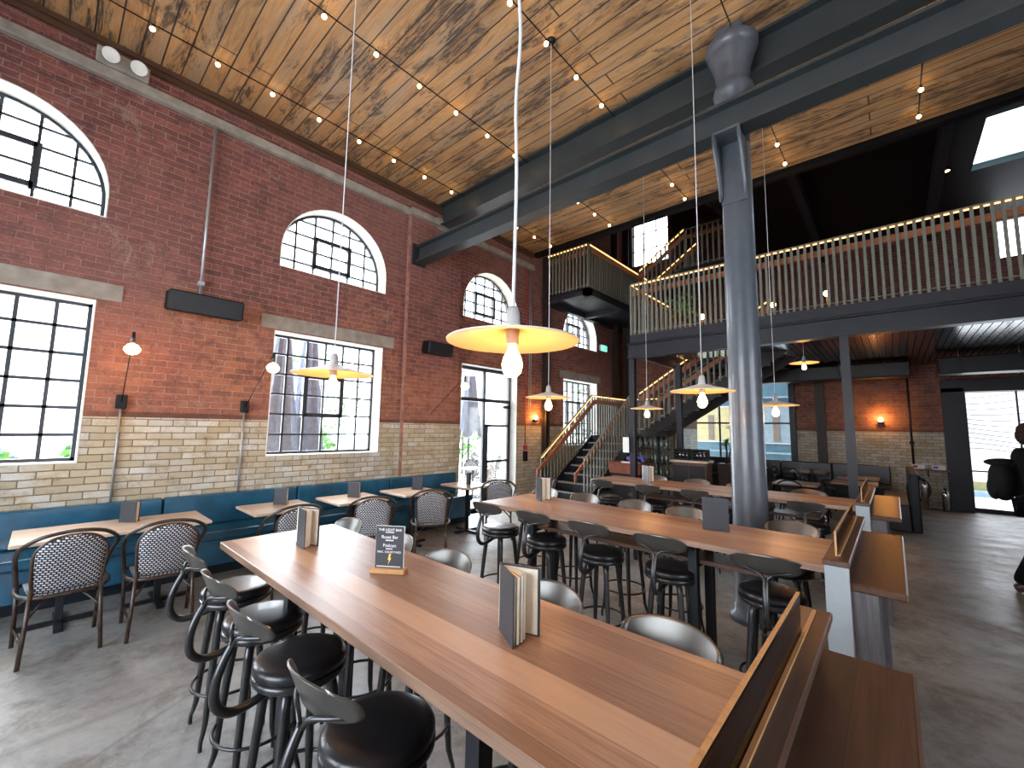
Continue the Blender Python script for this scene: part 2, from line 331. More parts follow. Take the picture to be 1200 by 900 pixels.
    def prism(s, poly, f0, f1, to):      # poly in (u,v), extruded between f0 and f1 through to(u,v,w)
        A = [s.bm.verts.new(to(u, v, f0)) for u, v in poly]; B = [s.bm.verts.new(to(u, v, f1)) for u, v in poly]
        s.bm.faces.new(A); s.bm.faces.new(B[::-1])
        m = len(poly)
        for i in range(m): s.bm.faces.new((A[i], B[i], B[(i+1) % m], A[(i+1) % m]))
        return s
    def sheet(s, rows):                  # grid of points, smooth
        vs = [[s.bm.verts.new(p) for p in r] for r in rows]
        for a, b in zip(vs, vs[1:]):
            for i in range(len(a)-1): 
                f = s.bm.faces.new((a[i], a[i+1], b[i+1], b[i])); f.smooth = True
        return s
    def solid_sheet(s, rows, th):        # sheet with thickness th
        r = [[Vector(p) for p in row] for row in rows]; m, k = len(r), len(r[0])
        nrm = [[None]*k for _ in range(m)]
        for i in range(m):
            for j in range(k):
                a = r[min(i+1, m-1)][j]-r[max(i-1, 0)][j]; b = r[i][min(j+1, k-1)]-r[i][max(j-1, 0)][:] if False else r[i][min(j+1, k-1)]-r[i][max(j-1, 0)]
                x = a.cross(b); nrm[i][j] = x.normalized() if x.length > 1e-9 else Vector((0, 0, 1))
        A = [[s.bm.verts.new(r[i][j]+nrm[i][j]*th/2) for j in range(k)] for i in range(m)]
        B = [[s.bm.verts.new(r[i][j]-nrm[i][j]*th/2) for j in range(k)] for i in range(m)]
        for i in range(m-1):
            for j in range(k-1):
                f = s.bm.faces.new((A[i][j], A[i][j+1], A[i+1][j+1], A[i+1][j])); f.smooth = True
                f = s.bm.faces.new((B[i][j], B[i+1][j], B[i+1][j+1], B[i][j+1])); f.smooth = True
        for j in range(k-1):
            s.bm.faces.new((A[0][j], B[0][j], B[0][j+1], A[0][j+1])); s.bm.faces.new((A[m-1][j], A[m-1][j+1], B[m-1][j+1], B[m-1][j]))
        for i in range(m-1):
            s.bm.faces.new((A[i][0], A[i+1][0], B[i+1][0], B[i][0])); s.bm.faces.new((A[i][k-1], B[i][k-1], B[i+1][k-1], A[i+1][k-1]))
        return s
    def build(s, name, mat, parent=None, loc=None):
        bmesh.ops.recalc_face_normals(s.bm, faces=s.bm.faces)
        me = bpy.data.meshes.new(name); s.bm.to_mesh(me); s.bm.free()
        me.materials.append(MT[mat] if isinstance(mat, str) else mat)
        o = bpy.data.objects.new(name, me); C.objects.link(o)
        if parent: o.parent = parent
        if loc: o.location = loc
        return o
def tag(o, label=None, cat=None, group=None, kind=None):
    if label: o['label'] = label
    if cat: o['category'] = cat
    if group: o['group'] = group
    if kind: o['kind'] = kind
    return o
def thing(name, label, cat, loc=(0, 0, 0), rz=0, group=None):
    o = bpy.data.objects.new(name, None); C.objects.link(o); o.location = loc; o.rotation_euler = (0, 0, rz); o.empty_display_size = .1
    return tag(o, label, cat, group)
KIDS = {}
def dup(root, loc, rz=0, label=None, group=None, scale=None):
    r = root.copy(); C.objects.link(r); r.location = loc; r.rotation_euler = (0, 0, rz)
    if scale: r.scale = (scale,)*3
    if label: r['label'] = label
    if group: r['group'] = group
    for ch in root.children[:]:
        c = ch.copy(); C.objects.link(c); c.parent = r
        for g in ch.children[:]:
            d = g.copy(); C.objects.link(d); d.parent = c
    return r
def struct(o, label=None): return tag(o, label, None, None, 'structure')

# ------------------------------------------------------------------ room shell
H = 5.85; YE = 13.9; YB = -4.0; XR = 6.0; ROOF = 9.6; YC = 7.5
toL = lambda u, v, w: (XL-w, u, v)      # window-side wall: u along y, w outwards
toE = lambda u, v, w: (u, YE+w, v)
toR = lambda u, v, w: (XR+w, u, v)
toB = lambda u, v, w: (u, YB-w, v)
toJ = lambda u, v, w: (u, 12.3+w, v)
def arch_poly(u0, u1, z0, zs, n=24):
    r = (u1-u0)/2; c = (u0+u1)/2
    return [(u0, z0), (u1, z0)]+[(c+r*math.cos(PI*k/n), zs+r*math.sin(PI*k/n)) for k in range(n+1)]
def rect_poly(u0, u1, z0, z1): return [(u0, z0), (u1, z0), (u1, z1), (u0, z1)]
def cut_wall(name, poly_wall, to, th, holes, mat):
    w = MB().prism(poly_wall, 0, th, to).build(name, mat)
    for h in holes:
        c = MB().prism(h, -.3, th+.3, to).build('cutter', mat)
        md = w.modifiers.new('b', 'BOOLEAN'); md.operation = 'DIFFERENCE'; md.solver = 'EXACT'; md.object = c
        dg = bpy.context.evaluated_depsgraph_get(); me = bpy.data.meshes.new_from_object(w.evaluated_get(dg))
        w.modifiers.clear(); w.data = me; bpy.data.objects.remove(c)
    return struct(w)
BAYS = [(-1.39, .26), (2.0, 3.65), (5.37, 7.02), (8.8, 10.45)]
holes = []
for i, (a, b) in enumerate(BAYS):
    holes.append(arch_poly(a, b, 3.88, 4.14))
    holes.append(rect_poly(a, b, 0.0 if i == 2 else 1.26, 2.94 if i == 2 else 2.97))
cut_wall('wall_left', rect_poly(YB-.35, 12.3, -.02, ROOF), toL, .35, holes, 'brickL')
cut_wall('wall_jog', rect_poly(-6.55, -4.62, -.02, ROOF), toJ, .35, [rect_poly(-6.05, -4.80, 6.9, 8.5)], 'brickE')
struct(MB().box((-4.72, 12.65, 0), (-4.62, YE, ROOF)).build('wall_return', 'brickL'))
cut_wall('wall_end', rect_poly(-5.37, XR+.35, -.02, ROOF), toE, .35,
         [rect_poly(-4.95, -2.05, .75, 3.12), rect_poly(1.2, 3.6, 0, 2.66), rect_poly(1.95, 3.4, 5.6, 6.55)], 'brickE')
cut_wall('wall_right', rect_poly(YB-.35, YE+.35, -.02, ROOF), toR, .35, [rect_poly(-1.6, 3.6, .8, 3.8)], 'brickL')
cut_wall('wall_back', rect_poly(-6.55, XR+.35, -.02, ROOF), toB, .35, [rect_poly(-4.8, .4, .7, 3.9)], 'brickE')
struct(MB().box((-6.6, YB-.4, -.15), (XR+.4, YE+.4, 0)).build('floor', 'floor'))
struct(MB().box((-6.2, YB, H), (XR, YC, H+.12)).build('ceiling', 'ceil'))
struct(MB().box((-6.55, YC+.02, ROOF-.1), (-2.6, YE, ROOF)).box((-2.6, YC+.02, 6.6), (1.35, YE, 6.7)).box((2.6, YC+.02, 6.6), (XR, YE, 6.7)).box((1.35, YC+.02, 6.6), (2.6, 9.4, 6.7)).box((1.35, 11.2, 6.6), (2.6, YE, 6.7)).box((-2.7, YC+.02, 6.6), (-2.6, YE, ROOF)).build('ceiling_upper', 'black'))
struct(MB().box((1.3, 9.35, 6.70), (2.65, 9.41, 6.8)).box((1.3, 11.19, 6.70), (2.65, 11.25, 6.8)).build('window_13', 'frame'))
MB().box((1.36, 9.41, 6.72), (2.59, 11.19, 6.73)).build('pane', 'frost', bpy.data.objects['window_13'])
struct(MB().box((-6.55, YC-.15, H+.12), (XR, YC, ROOF)).build('wall_gallery_front', 'black'))
struct(MB().box((-6.55, YB-.3, H+.3), (XR, YC, H+.4)).build('ceiling_roof', 'black'))
# raised pilaster between the second window and the door, and flat pier past the door
struct(MB().box((XL, 4.02, 0), (XL+.08, 5.22, 5.42)).build('trim_pilaster', 'brickL'))
struct(MB().box((XL+.06, 4.0, .86), (XL+.085, 4.05, 5.41)).build('trim_pilaster_edge', 'pinkish'))
# stone ledge, timber plate, lintels
struct(MB().box((XL, YB, 5.41), (XL+.09, 4.0, 5.53), .01).box((XL, 4.0, 5.41), (XL+.16, 5.24, 5.53), .01).box((XL, 5.24, 5.41), (XL+.09, YC, 5.53), .01).build('trim_ledge', 'stone'))
struct(MB().box((XL, YB, 5.79), (XL+.07, YC, H)).box((XL, YB, 5.73), (XL+.03, YC, 5.79)).build('trim_wall_plate', 'twood2'))
for i, (a, b) in enumerate(BAYS):
    if i != 2: struct(MB().box((XL, a-.17, 2.985), (XL+.012, b+.2, 3.17), .004).build('trim_lintel', 'stone'))
# windows of the brick side wall
def bar(mb, to, u0, u1, v0, v1, w0, w1):
    a, b = to(u0, v0, w0), to(u1, v1, w1); mb.box(a, b)
def steel_window(name, to, u0, u1, v0, v1, cols, rows, sub=None, spring=None, depth=.24, reveal='white', th=.35, bw=.026):
    root = MB()
    fr = .045
    arch = spring is not None
    c = (u0+u1)/2; R = (u1-u0)/2
    top = lambda u: spring+math.sqrt(max(0, (R-.01)**2-(u-c)**2)) if arch else v1
    def half(v): return R-.01 if not arch or v <= spring else math.sqrt(max(0, (R-.01)**2-(v-spring)**2))
    W0, W1 = depth, depth+.045
    if arch:
        P = arch_poly(u0, u1, v0, spring); Q = arch_poly(u0+fr, u1-fr, v0+fr, spring)
        A = [[root.bm.verts.new(to(u, v, w)) for (u, v) in poly] for poly in (P, Q) for w in (W0, W1)]
        m = len(P)
        for i in range(m):
            j = (i+1) % m
            for X, Y in ((A[0], A[2]), (A[1], A[3]), (A[0], A[1]), (A[2], A[3])): root.bm.faces.new((X[i], X[j], Y[j], Y[i]))
    else:
        for (a, b, cc, d) in ((u0, u0+fr, v0, v1), (u1-fr, u1, v0, v1), (u0, u1, v0, v0+fr), (u0, u1, v1-fr, v1)): bar(root, to, a, b, cc, d, W0, W1)
    cw = (u1-u0)/cols
    for k in range(1, cols):
        u = u0+cw*k; bar(root, to, u-bw/2, u+bw/2, v0, top(u)-.02, W0+.008, W1-.005)
    vt = spring+R if arch else v1
    rh = (vt-v0)/rows
    for k in range(1, rows):
        v = v0+rh*k; h = half(v)-.02; bar(root, to, c-h, c+h, v-bw/2, v+bw/2, W0+.008, W1-.005)
    w = root.build(name, 'frame'); struct(w)
    if sub:
        c0, c1, q0, q1 = sub; a, b = u0+cw*c0, u0+cw*c1; e, f = v0+rh*q0, v0+rh*q1; s = MB()
        for (p, q, r, t) in ((a-.03, a+.03, e-.03, f+.03), (b-.03, b+.03, e-.03, f+.03), (a, b, e-.03, e+.03), (a, b, f-.03, f+.03)): bar(s, to, p, q, r, t, W0-.02, W1+.01)
        s.build('opening_sash', 'frame', w)
    g = MB()
    g.prism(arch_poly(u0+.01, u1-.01, v0+.01, spring) if arch else rect_poly(u0+.01, u1-.01, v0+.01, v1-.01), (W0+W1)/2-.003, (W0+W1)/2+.003, to); g.build('pane', 'glass', w)
    if reveal:
        P = arch_poly(u0, u1, v0, spring) if arch else rect_poly(u0, u1, v0, v1); Q = arch_poly(u0+.012, u1-.012, v0+.012, spring) if arch else rect_poly(u0+.012, u1-.012, v0+.012, v1-.012)
        rv = MB(); A = [[rv.bm.verts.new(to(u, v, ww)) for (u, v) in poly] for poly in (P, Q) for ww in (-.004, depth)]; m = len(P)
        for i in range(m):
            j = (i+1) % m
            for X, Y in ((A[0], A[2]), (A[1], A[3]), (A[0], A[1]), (A[2], A[3])): rv.bm.faces.new((X[i], X[j], Y[j], Y[i]))
        rv.build('reveal', reveal, w)
    return w
steel_window('window_1', toL, *BAYS[0], 1.26, 2.97, 6, 6, (1, 3, 2, 4), bw=.032)
steel_window('window_2', toL, *BAYS[1], 1.26, 2.97, 6, 6, (2, 4, 2, 4))
steel_window('window_3', toL, *BAYS[3], 1.26, 2.97, 6, 6, (2, 4, 2, 4))
for i, (a, b) in enumerate(BAYS):
    steel_window('window_%d' % (4+i), toL, a, b, 3.88, 4.14+.825, 6, 5, (2, 4, 1, 3) if i else (2, 4, 1, 3), spring=4.14, reveal='cream_reveal' if i == 2 else 'white')
# glazed door of the third bay
d = MB(); a, b = BAYS[2]
for (p, q, r, t) in ((a, a+.06, 0, 2.94), (b-.06, b, 0, 2.94), (a, b, 2.86, 2.94), (a, b, 2.22, 2.29), ((a+b)/2-.025, (a+b)/2+.025, 0, 2.9), (a, b, 0, .06)): bar(d, toL, p, q, r, t, .18, .24)
dr = d.build('door_1', 'frame'); struct(dr)
d = MB()
for (p, q, r, t) in (((a+b)/2+.03, (a+b)/2+.09, .06, 1.75), (b-.13, b-.07, .06, 2.2), ((a+b)/2+.03, b-.07, 1.70, 1.745), ((a+b)/2+.03, b-.07, .95, 1.0), ((a+b)/2+.03, b-.07, .06, .22)): bar(d, toL, p, q, r, t, .15, .19)
d.build('door_leaf_frame', 'frame', dr)
MB().prism(rect_poly(a+.05, b-.05, .05, 2.88), .2, .206, toL).build('pane', 'glass', dr)
MB().box(toL(b-.30, 2.10, .10), toL(b-.10, 2.16, .15)).build('door_closer', 'dark', dr)
rv = MB()
for (p, q, r, t) in ((a, a+.012, 0, 2.94), (b-.012, b, 0, 2.94), (a, b, 2.928, 2.94)): bar(rv, toL, p, q, r, t, -.004, .18)
rv.build('reveal', 'white', dr)
# end wall glazing and openings
steel_window('window_8', toE, -4.95, -2.05, .75, 3.12, 3, 2, None, depth=.1, reveal=None, bw=.05)
steel_window('window_9', toE, 1.95, 3.4, 5.6, 6.55, 3, 1, None, depth=.1, reveal=None)
steel_window('window_10', toJ, -6.05, -4.80, 6.9, 8.5, 3, 3, None, depth=.1, reveal=None)
steel_window('window_11', toR, -1.6, 3.6, .8, 3.8, 6, 4, None, depth=.2)
steel_window('window_12', toB, -4.8, .4, .7, 3.9, 6, 4, None, depth=.2)
d = MB()
for (p, q, r, t, w0) in ((.86, 1.22, 0, 2.75, -.12), (3.58, 3.85, 0, 2.75, -.12), (.86, 3.85, 2.66, 2.95, -.12)): bar(d, toE, p, q, r, t, w0, .1)
dr2 = d.build('door_2', 'dark'); struct(dr2)
d = MB()
for (p, q, r, t) in ((1.22, 1.26, 0, 2.66), (2.0, 2.03, 0, 2.66), (2.8, 2.83, 0, 2.66), (1.22, 3.58, .0, .09), (1.22, 2.0, .88, .91)): bar(d, toE, p, q, r, t, .12, .16)
d.build('door_glazing_frame', 'dark', dr2); MB().prism(rect_poly(1.24, 3.58, .05, 2.64), .135, .141, toE).build('pane', 'glass', dr2)

# ------------------------------------------------------------------ beams, column, mezzanine
def ibeam(name, x0, x1, y, z0, z1, w, mat='beamst'):
    t = .03; mb = MB()
    mb.box((x0, y-w/2, z0), (x1, y+w/2, z0+t)).box((x0, y-w/2, z1-t), (x1, y+w/2, z1)).box((x0, y-.015, z0+t), (x1, y+.015, z1-t))
    return mb.build(name, mat)
struct(ibeam('ceiling_beam', -6.1, XR, 4.73, 5.42, H, .22))
b2 = struct(ibeam('ceiling_beam', -6.1, XR, 4.22, 4.56, 4.86, .20))
MB().box((-6.115, 4.08, 4.52), (-6.085, 4.36, 4.9), .004).build('end_plate', 'steel', b2)
MB().box((-6.115, 4.6, 5.36), (-6.09, 4.9, 5.6), .004).build('wall_pad', 'stone', None) and None
struct(bpy.data.objects['wall_pad']); bpy.data.objects['wall_pad'].name = 'trim_beam_pad'
col = thing('iron_column', 'tall round blue-grey painted iron column carrying the steel beams', 'column', (-1.03, 4.46, 0))
MB().lathe([(0, 0), (.20, 0), (.20, .05), (.17, .09), (.165, .14), (.152, .17), (.150, .4), (.132, 4.55), (.132, 4.6)], n=36).build('shaft', 'column', col)
MB().lathe([(0, 4.55), (.132, 4.55), (.132, 4.92), (.15, 4.94), (.152, 4.97), (.14, 5.0), (.145, 5.06), (.175, 5.11), (.19, 5.16), (.18, 5.20), (.155, 5.23), (.15, 5.29), (.165, 5.34), (.16, 5.36), (.18, 5.44), (.205, 5.52), (.215, 5.56), (.21, 5.575), (.235, 5.60), (.245, 5.63), (.245, 5.68), (.22, 5.70), (0, 5.70)], n=36).build('capital', 'column', col)
MB().box((-.12, -.12, 5.70), (.12, .14, H), .01).build('cap_block', 'column', col)
br = MB()
for sx_ in (-.11, .10): br.prism([(-.36, 4.555), (-.12, 4.555), (-.12, 3.95), (-.17, 4.0), (-.21, 4.15), (-.27, 4.32), (-.35, 4.44)], sx_, sx_+.018, lambda u, v, w: (w, u, v))
br.box((-.11, -.37, 4.535), (.118, -.1, 4.558)); br.box((-.11, -.14, 3.92), (.118, -.12, 4.56))
br.tube([(-.11, -.36, 4.55), (-.11, -.345, 4.42), (-.11, -.27, 4.3), (-.11, -.2, 4.1), (-.11, -.16, 3.95)], .014, 6)
br.tube([(.118, -.36, 4.55), (.118, -.345, 4.42), (.118, -.27, 4.3), (.118, -.2, 4.1), (.118, -.16, 3.95)], .014, 6)
br.build('bracket', 'column', col)
# mezzanine deck
MX0 = -3.82; MY = 7.75
m = MB(); m.box((MX0, MY, 3.40), (-1.6, 9.95, 3.55)).box((-1.6, MY, 3.40), (XR, YE, 3.55)).box((MX0, 11.22, 3.40), (-1.6, YE, 3.55)); struct(m.build('floor_mezzanine', 'dark'))
m = MB().box((MX0, MY-.03, 3.42), (XR, MY, 3.57)).box((MX0-.1, MY+.02, 3.12), (XR, MY+.20, 3.15)).box((MX0-.1, MY+.02, 3.39), (XR, MY+.2, 3.42)).box((MX0-.1, MY+.09, 3.15), (XR, MY+.13, 3.39))
struct(m.build('trim_mezzanine_fascia', 'steel'))
struct(MB().box((MX0-.02, MY+.2, 3.14), (MX0+.1, 9.9, 3.42)).build('trim_mezzanine_side', 'steel'))
m = MB()
k = 0
x = MX0+.1
while x < XR:
    for (ya, yb) in ([(MY+.21, 9.95), (11.22, YE)] if x < -1.7 else [(MY+.21, YE)]): m.box((x, ya, 3.34), (x+.088, yb, 3.40))
    x += .1
struct(m.build('ceiling_decking', 'deck'))
for (x, y, nm) in ((-.47, 7.86, 0), (-3.84, 7.86, 0), (-3.4, 9.15, 1)):
    p = thing('steel_post', ['dark steel post holding up the balcony edge beside the wooden benches', 'dark steel post under the left corner of the balcony', 'dark steel post standing under the stair flight'][0 if x > -1 else (2 if nm else 1)], 'post', (x, y, 0), group=None)
    MB().box((-.055, -.05, .0), (.055, -.035, 3.12)).box((-.055, .035, 0), (.055, .05, 3.12)).box((-.01, -.04, 0), (.01, .04, 3.12)).build('flange_section', 'steel', p)
    MB().box((-.10, -.10, 0), (.10, .10, .015)).build('base_plate', 'steel', p)
# ducts under the mezzanine by the end wall
for (x0, x1, y, z, lab) in ((-4.4, .35, 12.55, 3.02, 'long dark air duct under the balcony above the brick end wall'), (.75, 5.8, 12.1, 2.98, 'dark air duct under the balcony above the wide glass door')):
    t = thing('air_duct', lab, 'duct', (x0, y, 0))
    MB().box((0, 0, z-.06), (x1-x0, .5, z+.27), .02).build('duct_body', 'dark', t)
    xx = .3
    while xx < x1-x0: MB().box((xx, -.015, z-.07), (xx+.03, .515, z+.285), .004).build('flange', 'dark', t); MB().tube([(xx+.015, .25, z+.28), (xx+.015, .25, 3.34)], .008, 6).build('hanger_rod', 'galv', t); xx += .8
# upper roof beams
struct(MB().box((-6.2, YC+.05, H-.06), (XR, YC+.2, H+.15)).build('ceiling_edge_beam', 'black'))
for i, x in enumerate((-3.2, -1.2, .8, 2.8)):
    struct(MB().box((x, YC+.2, 6.32 if x > -2.5 else 7.3), (x+.14, YE, 6.6 if x > -2.5 else 7.65)).build('ceiling_rafter', 'steel'))
# ------------------------------------------------------------------ railings
def railing(root, p0, p1, hgt=1.08, step=.115, handside=1, zoff=.0, pw=.022, post_every=9, led=True):
    """flat-bar balusters between p0 and p1 (floor line), top rail, LED strip and inner timber handrail, all parts of root"""
    p0, p1 = Vector(p0), Vector(p1); d = p1-p0; ln = math.hypot(d.x, d.y); n = max(2, int(ln/step)); hz = Vector((d.x, d.y, 0)).normalized(); nrm = Vector((-hz.y, hz.x, 0))*handside
    proto = None
    up = Vector((0, 0, hgt))
    MB().beam(p0+up, p1+up, .05, .014).build('top_rail', 'bale', root)
    MB().beam(p0+Vector((0, 0, .06)), p1+Vector((0, 0, .06)), .04, .012).build('bottom_rail', 'bale', root)
    if led: MB().beam(p0+up+Vector((0, 0, -.022))+nrm*.012, p1+up+Vector((0, 0, -.022))+nrm*.012, .016, .014).build('light_strip', 'led', root)
    hr = up+Vector((0, 0, -.17))+nrm*.07
    MB().beam(p0+hr, p1+hr, .035, .11, .008).build('handrail', 'copper', root)
    slim = MB().box((-.006, -pw/2, 0), (.006, pw/2, hgt-.01)).build('baluster', 'bale', root)
    ang = math.atan2(nrm.y, nrm.x)
    for i in range(n+1):
        b = slim if i == 0 else slim.copy()
        if i: C.objects.link(b)
        b.location = p0+d*(i/n)+Vector((0, 0, 0 if abs(d.z) < .01 else .0)); b.rotation_euler = (0, 0, ang)
        if i % post_every == 0: b.scale = (2.2, 1.6, 1)
r = thing('balcony_railing', 'long balcony railing of thin upright bars with a glowing strip under its top rail', 'railing', (0, 0, 0))
railing(r, (MX0, MY+.03, 3.57), (2.6, MY+.03, 3.57), 1.06, .088, 1)
r = thing('balcony_railing', 'short side railing on the left end of the balcony running back from its corner', 'railing', (0, 0, 0))
railing(r, (MX0, MY+.12, 3.57), (MX0, 9.7, 3.57), 1.06, .14, -1)
# high landing at the brick wall
PL = 4.84
ld = thing('high_landing', 'dark steel landing high on the brick wall above the stair, with bar railing', 'landing', (0, 0, 0))
m = MB().box((-6.18, 7.86, PL-.16), (-4.86, 8.02, PL)).box((-5.02, 7.86, PL-.16), (-4.86, 12.25, PL)).box((-6.18, 7.86, PL-.03), (-4.86, 12.25, PL)).box((-6.18, 7.86, PL-.16), (-6.05, 12.25, PL)).box((-6.1, 9.6, PL-.16), (-4.9, 9.75, PL))
m.build('platform', 'steel', ld)
railing(ld, (-6.16, 7.89, PL), (-4.9, 7.89, PL), 1.03, .095, 1)
railing(ld, (-4.89, 7.95, PL), (-4.89, 12.2, PL), 1.03, .11, -1)
# upper flight from the high landing to the roof
uf = thing('upper_stair', 'upper steel stair flight climbing from the high landing to the roof window', 'stair', (0, 0, 0))
nst = 5
for yy in (10.35, 11.35): MB().beam((-4.84, yy, PL+.02), (-3.62, yy, PL+.83), .03, .26).build('stringer', 'steel', uf)
pt = MB().box((0, 10.36, -.02), (.26, 11.34, .02)).build('tread', 'dark', uf)
for i in range(nst):
    b = pt if i == 0 else pt.copy()
    if i: C.objects.link(b)
    b.location = (-4.82+i*.245, 0, PL+.14+i*.165)
MB().box((-3.64, 10.33, PL+.74), (-2.1, 11.37, PL+.86)).box((-3.64, 10.33, PL+.60), (-3.5, 11.37, PL+.74)).box((-2.3, 10.33, PL+.60), (-2.16, 11.37, PL+.74)).build('top_landing', 'dark', uf)
railing(uf, (-4.84, 10.35, PL+.10), (-3.62, 10.35, PL+.91), 1.0, .12, 1)
railing(uf, (-4.84, 11.35, PL+.10), (-3.62, 11.35, PL+.91), 1.0, .12, -1)
railing(uf, (-3.58, 10.35, PL+.86), (-2.7, 10.35, PL+.86), 1.0, .12, 1, led=False)
# ------------------------------------------------------------------ main staircase
st = thing('staircase', 'dark steel staircase with lit bar railings turning at a half landing under the balcony', 'staircase', (0, 0, 0))
SX0, SX1 = -5.72, -4.70; RZ = .17; TD = .262; Y0 = 7.38
tr = MB().box((SX0, 0, -.035), (SX1, TD+.02, 0), .004).build('tread', 'dark', st); nz = MB().box((SX0+.01, -.004, -.03), (SX1-.01, .05, .003)).build('nosing', 'stone', tr)
ri = MB().box((SX0, 0, 0), (SX1, .012, RZ-.03)).build('riser', 'navy', st)
for i in range(8):
    b = tr if i == 0 else tr.copy()
    if i:
        C.objects.link(b); g = nz.copy(); C.objects.link(g); g.parent = b
    b.location = (0, Y0+i*TD, RZ*(i+1))
for i in range(9):
    b = ri if i == 0 else ri.copy()
    if i: C.objects.link(b)
    b.location = (0, Y0+i*TD+.01, RZ*i)
YL0 = Y0+8*TD
for xx in (SX0-.02, SX1+.02): MB().beam((xx, Y0-.05, .04), (xx, YL0, RZ*9-.1), .02, .26).build('stringer', 'steel', st)
MB().box((SX0-.05, YL0, 1.43), (SX1+.05, 11.2, 1.53)).build('half_landing', 'steel', st)
MB().box((SX0-.05, 11.1, 0), (SX0+.05, 11.2, 1.43)).box((SX1-.05, 11.1, 0), (SX1+.05, 11.2, 1.43)).box((SX0-.05, YL0, 0), (SX0+.03, YL0+.08, 1.43)).build('landing_support', 'steel', st)
def rail_sub(name, p0, p1, **k):
    r = bpy.data.objects.new(name, None); C.objects.link(r); r.parent = st; railing(r, p0, p1, **k)
rail_sub('railing', (SX0-.04, Y0-.02, .12), (SX0-.04, YL0, 1.62), hgt=.95, step=.12, handside=-1, post_every=30)
rail_sub('railing', (SX1+.04, Y0-.02, .12), (SX1+.04, YL0, 1.62), hgt=.95, step=.12, handside=1, post_every=30)
rail_sub('railing', (SX0-.04, YL0, 1.53), (SX0-.04, 11.2, 1.53), hgt=1.03, step=.12, handside=-1, post_every=30)
rail_sub('railing', (SX0-.04, 11.2, 1.53), (SX1, 11.2, 1.53), hgt=1.03, step=.12, handside=1, post_every=30)
# end scrolls of the handrails
for xx in (SX0-.04+.07, SX1+.04-.07):
    MB().beam((xx, Y0-.2, .80), (xx, Y0, .94), .035, .07, .006).box((xx-.018, Y0-.26, .62), (xx+.018, Y0-.19, .83), .006).build('handrail_end', 'copper', st)
# second flight, along x under the balcony
FX0 = -4.72; n2 = 12; T2 = .268
for yy in (10.02, 11.14): MB().beam((FX0-.06, yy, 1.45), (FX0+n2*T2, yy, 1.45+n2*.17), .025, .27).build('stringer', 'dark', st)
t2 = MB().box((0, 10.04, -.02), (T2+.02, 11.12, .02)).build('tread', 'galv', st)
for i in range(n2-1):
    b = t2 if i == 0 else t2.copy()
    if i: C.objects.link(b)
    b.location = (FX0+i*T2, 0, 1.53+.17*(i+1))
rail_sub('railing', (FX0, 10.0, 1.58), (FX0+(n2-1)*T2, 10.0, 1.58+(n2-1)*.17), hgt=1.03, step=.125, handside=1, post_every=30)
rail_sub('railing', (FX0, 11.16, 1.58), (FX0+(n2-1)*T2, 11.16, 1.58+(n2-1)*.17), hgt=1.03, step=.25, handside=-1, post_every=30, led=False)

# steel stanchions and pipes against the walls
for (x, y, r_, z1, lab) in ((-6.08, 7.92, .07, H, 'dark steel stanchion against the brick between door and stair'), (-5.93, 11.85, .11, ROOF-.1, 'thick dark steel stanchion in the far left corner'), (-6.08, 11.3, .07, ROOF-.1, 'slimmer dark steel stanchion just in front of the corner one')):
    t = thing('wall_stanchion', lab, 'stanchion', (x, y, 0)); MB().box((-r_, -r_, 0), (r_, -r_+.02, z1)).box((-r_, r_-.02, 0), (r_, r_, z1)).box((-.012, -r_, 0), (.012, r_, z1)).build('flange_section', 'brownsteel', t)
for (x, lab) in ((-1.42, 'dark steel upright against the end wall beside the big glass'), (.31, 'thin dark pipe running up the end wall beside the glowing wall lamp')):
    t = thing('wall_upright', lab, 'upright', (x, YE-.07, 0))
    if x < 0: MB().box((-.10, -.05, 0), (.10, .055, 3.3)).build('flange_section', 'brownsteel', t)
    else: MB().tube([(0, 0, .9), (0, 0, 3.3)], .022, 8).build('pipe', 'dark', t); MB().box((-.04, -.04, 1.45), (.04, .05, 1.53)).build('bracket', 'black', t)
struct(MB().box((-2.12, YE-.1, .3), (-1.98, YE, 3.2)).build('trim_glass_edge', 'dark'))

# ------------------------------------------------------------------ banquette
bq = thing('banquette', 'long petrol blue leather banquette running along the tiled brick wall', 'bench seat', (0, 0, 0))
y = -3.3; segs = []
while y < 5.0: segs.append((y, min(y+1.42, 5.22))); y += 1.425
for (a, b) in segs:
    MB().box((-6.15, a, .40), (-5.60, b-.006, .50), .025, segs=2).build('seat_cushion', 'bluel', bq)
    MB().box((-6.185, a, .50), (-6.07, b-.006, .85), .02, segs=2).build('backrest', 'bluel', bq)
MB().box((-6.18, -3.3, .12), (-5.66, 5.22, .40), .01).build('front_panel', 'bluel', bq)
MB().box((-6.18, -3.3, 0), (-5.78, 5.2, .12)).build('plinth', 'navy', bq)
# ------------------------------------------------------------------ low tables
def low_table(label, cx, cy, lx, ly, base2=False):
    t = thing('cafe_table', label, 'table', (cx, cy, 0), 0, 'low tables along the blue bench')
    MB().box((-lx/2, -ly/2, .722), (lx/2, ly/2, .75), .004).build('tabletop', 'lwood', t)
    for yy in ((-ly/4, ly/4) if base2 else (0,)):
        MB().box((-.025, yy-.025, .03), (.025, yy+.025, .70), .003).build('column', 'dark', t)
        MB().box((-.24, yy-.028, 0), (.24, yy+.028, .03), .004).box((-.028, yy-.24, 0), (.028, yy+.24, .0295), .004).build('base', 'dark', t); MB().box((-.12, yy-.12, .70), (.12, yy+.12, .722)).build('top_plate', 'dark', t)
low_table('longest pale wood table in front of the blue bench, with two woven chairs', -5.30, .54, .66, 1.28, True)
low_table('pale wood square table next after the longest one along the blue bench', -5.30, 1.89, .66, .68)
low_table('pale wood square table in the middle of the bench row, third of five', -5.28, 2.78, .66, .68)
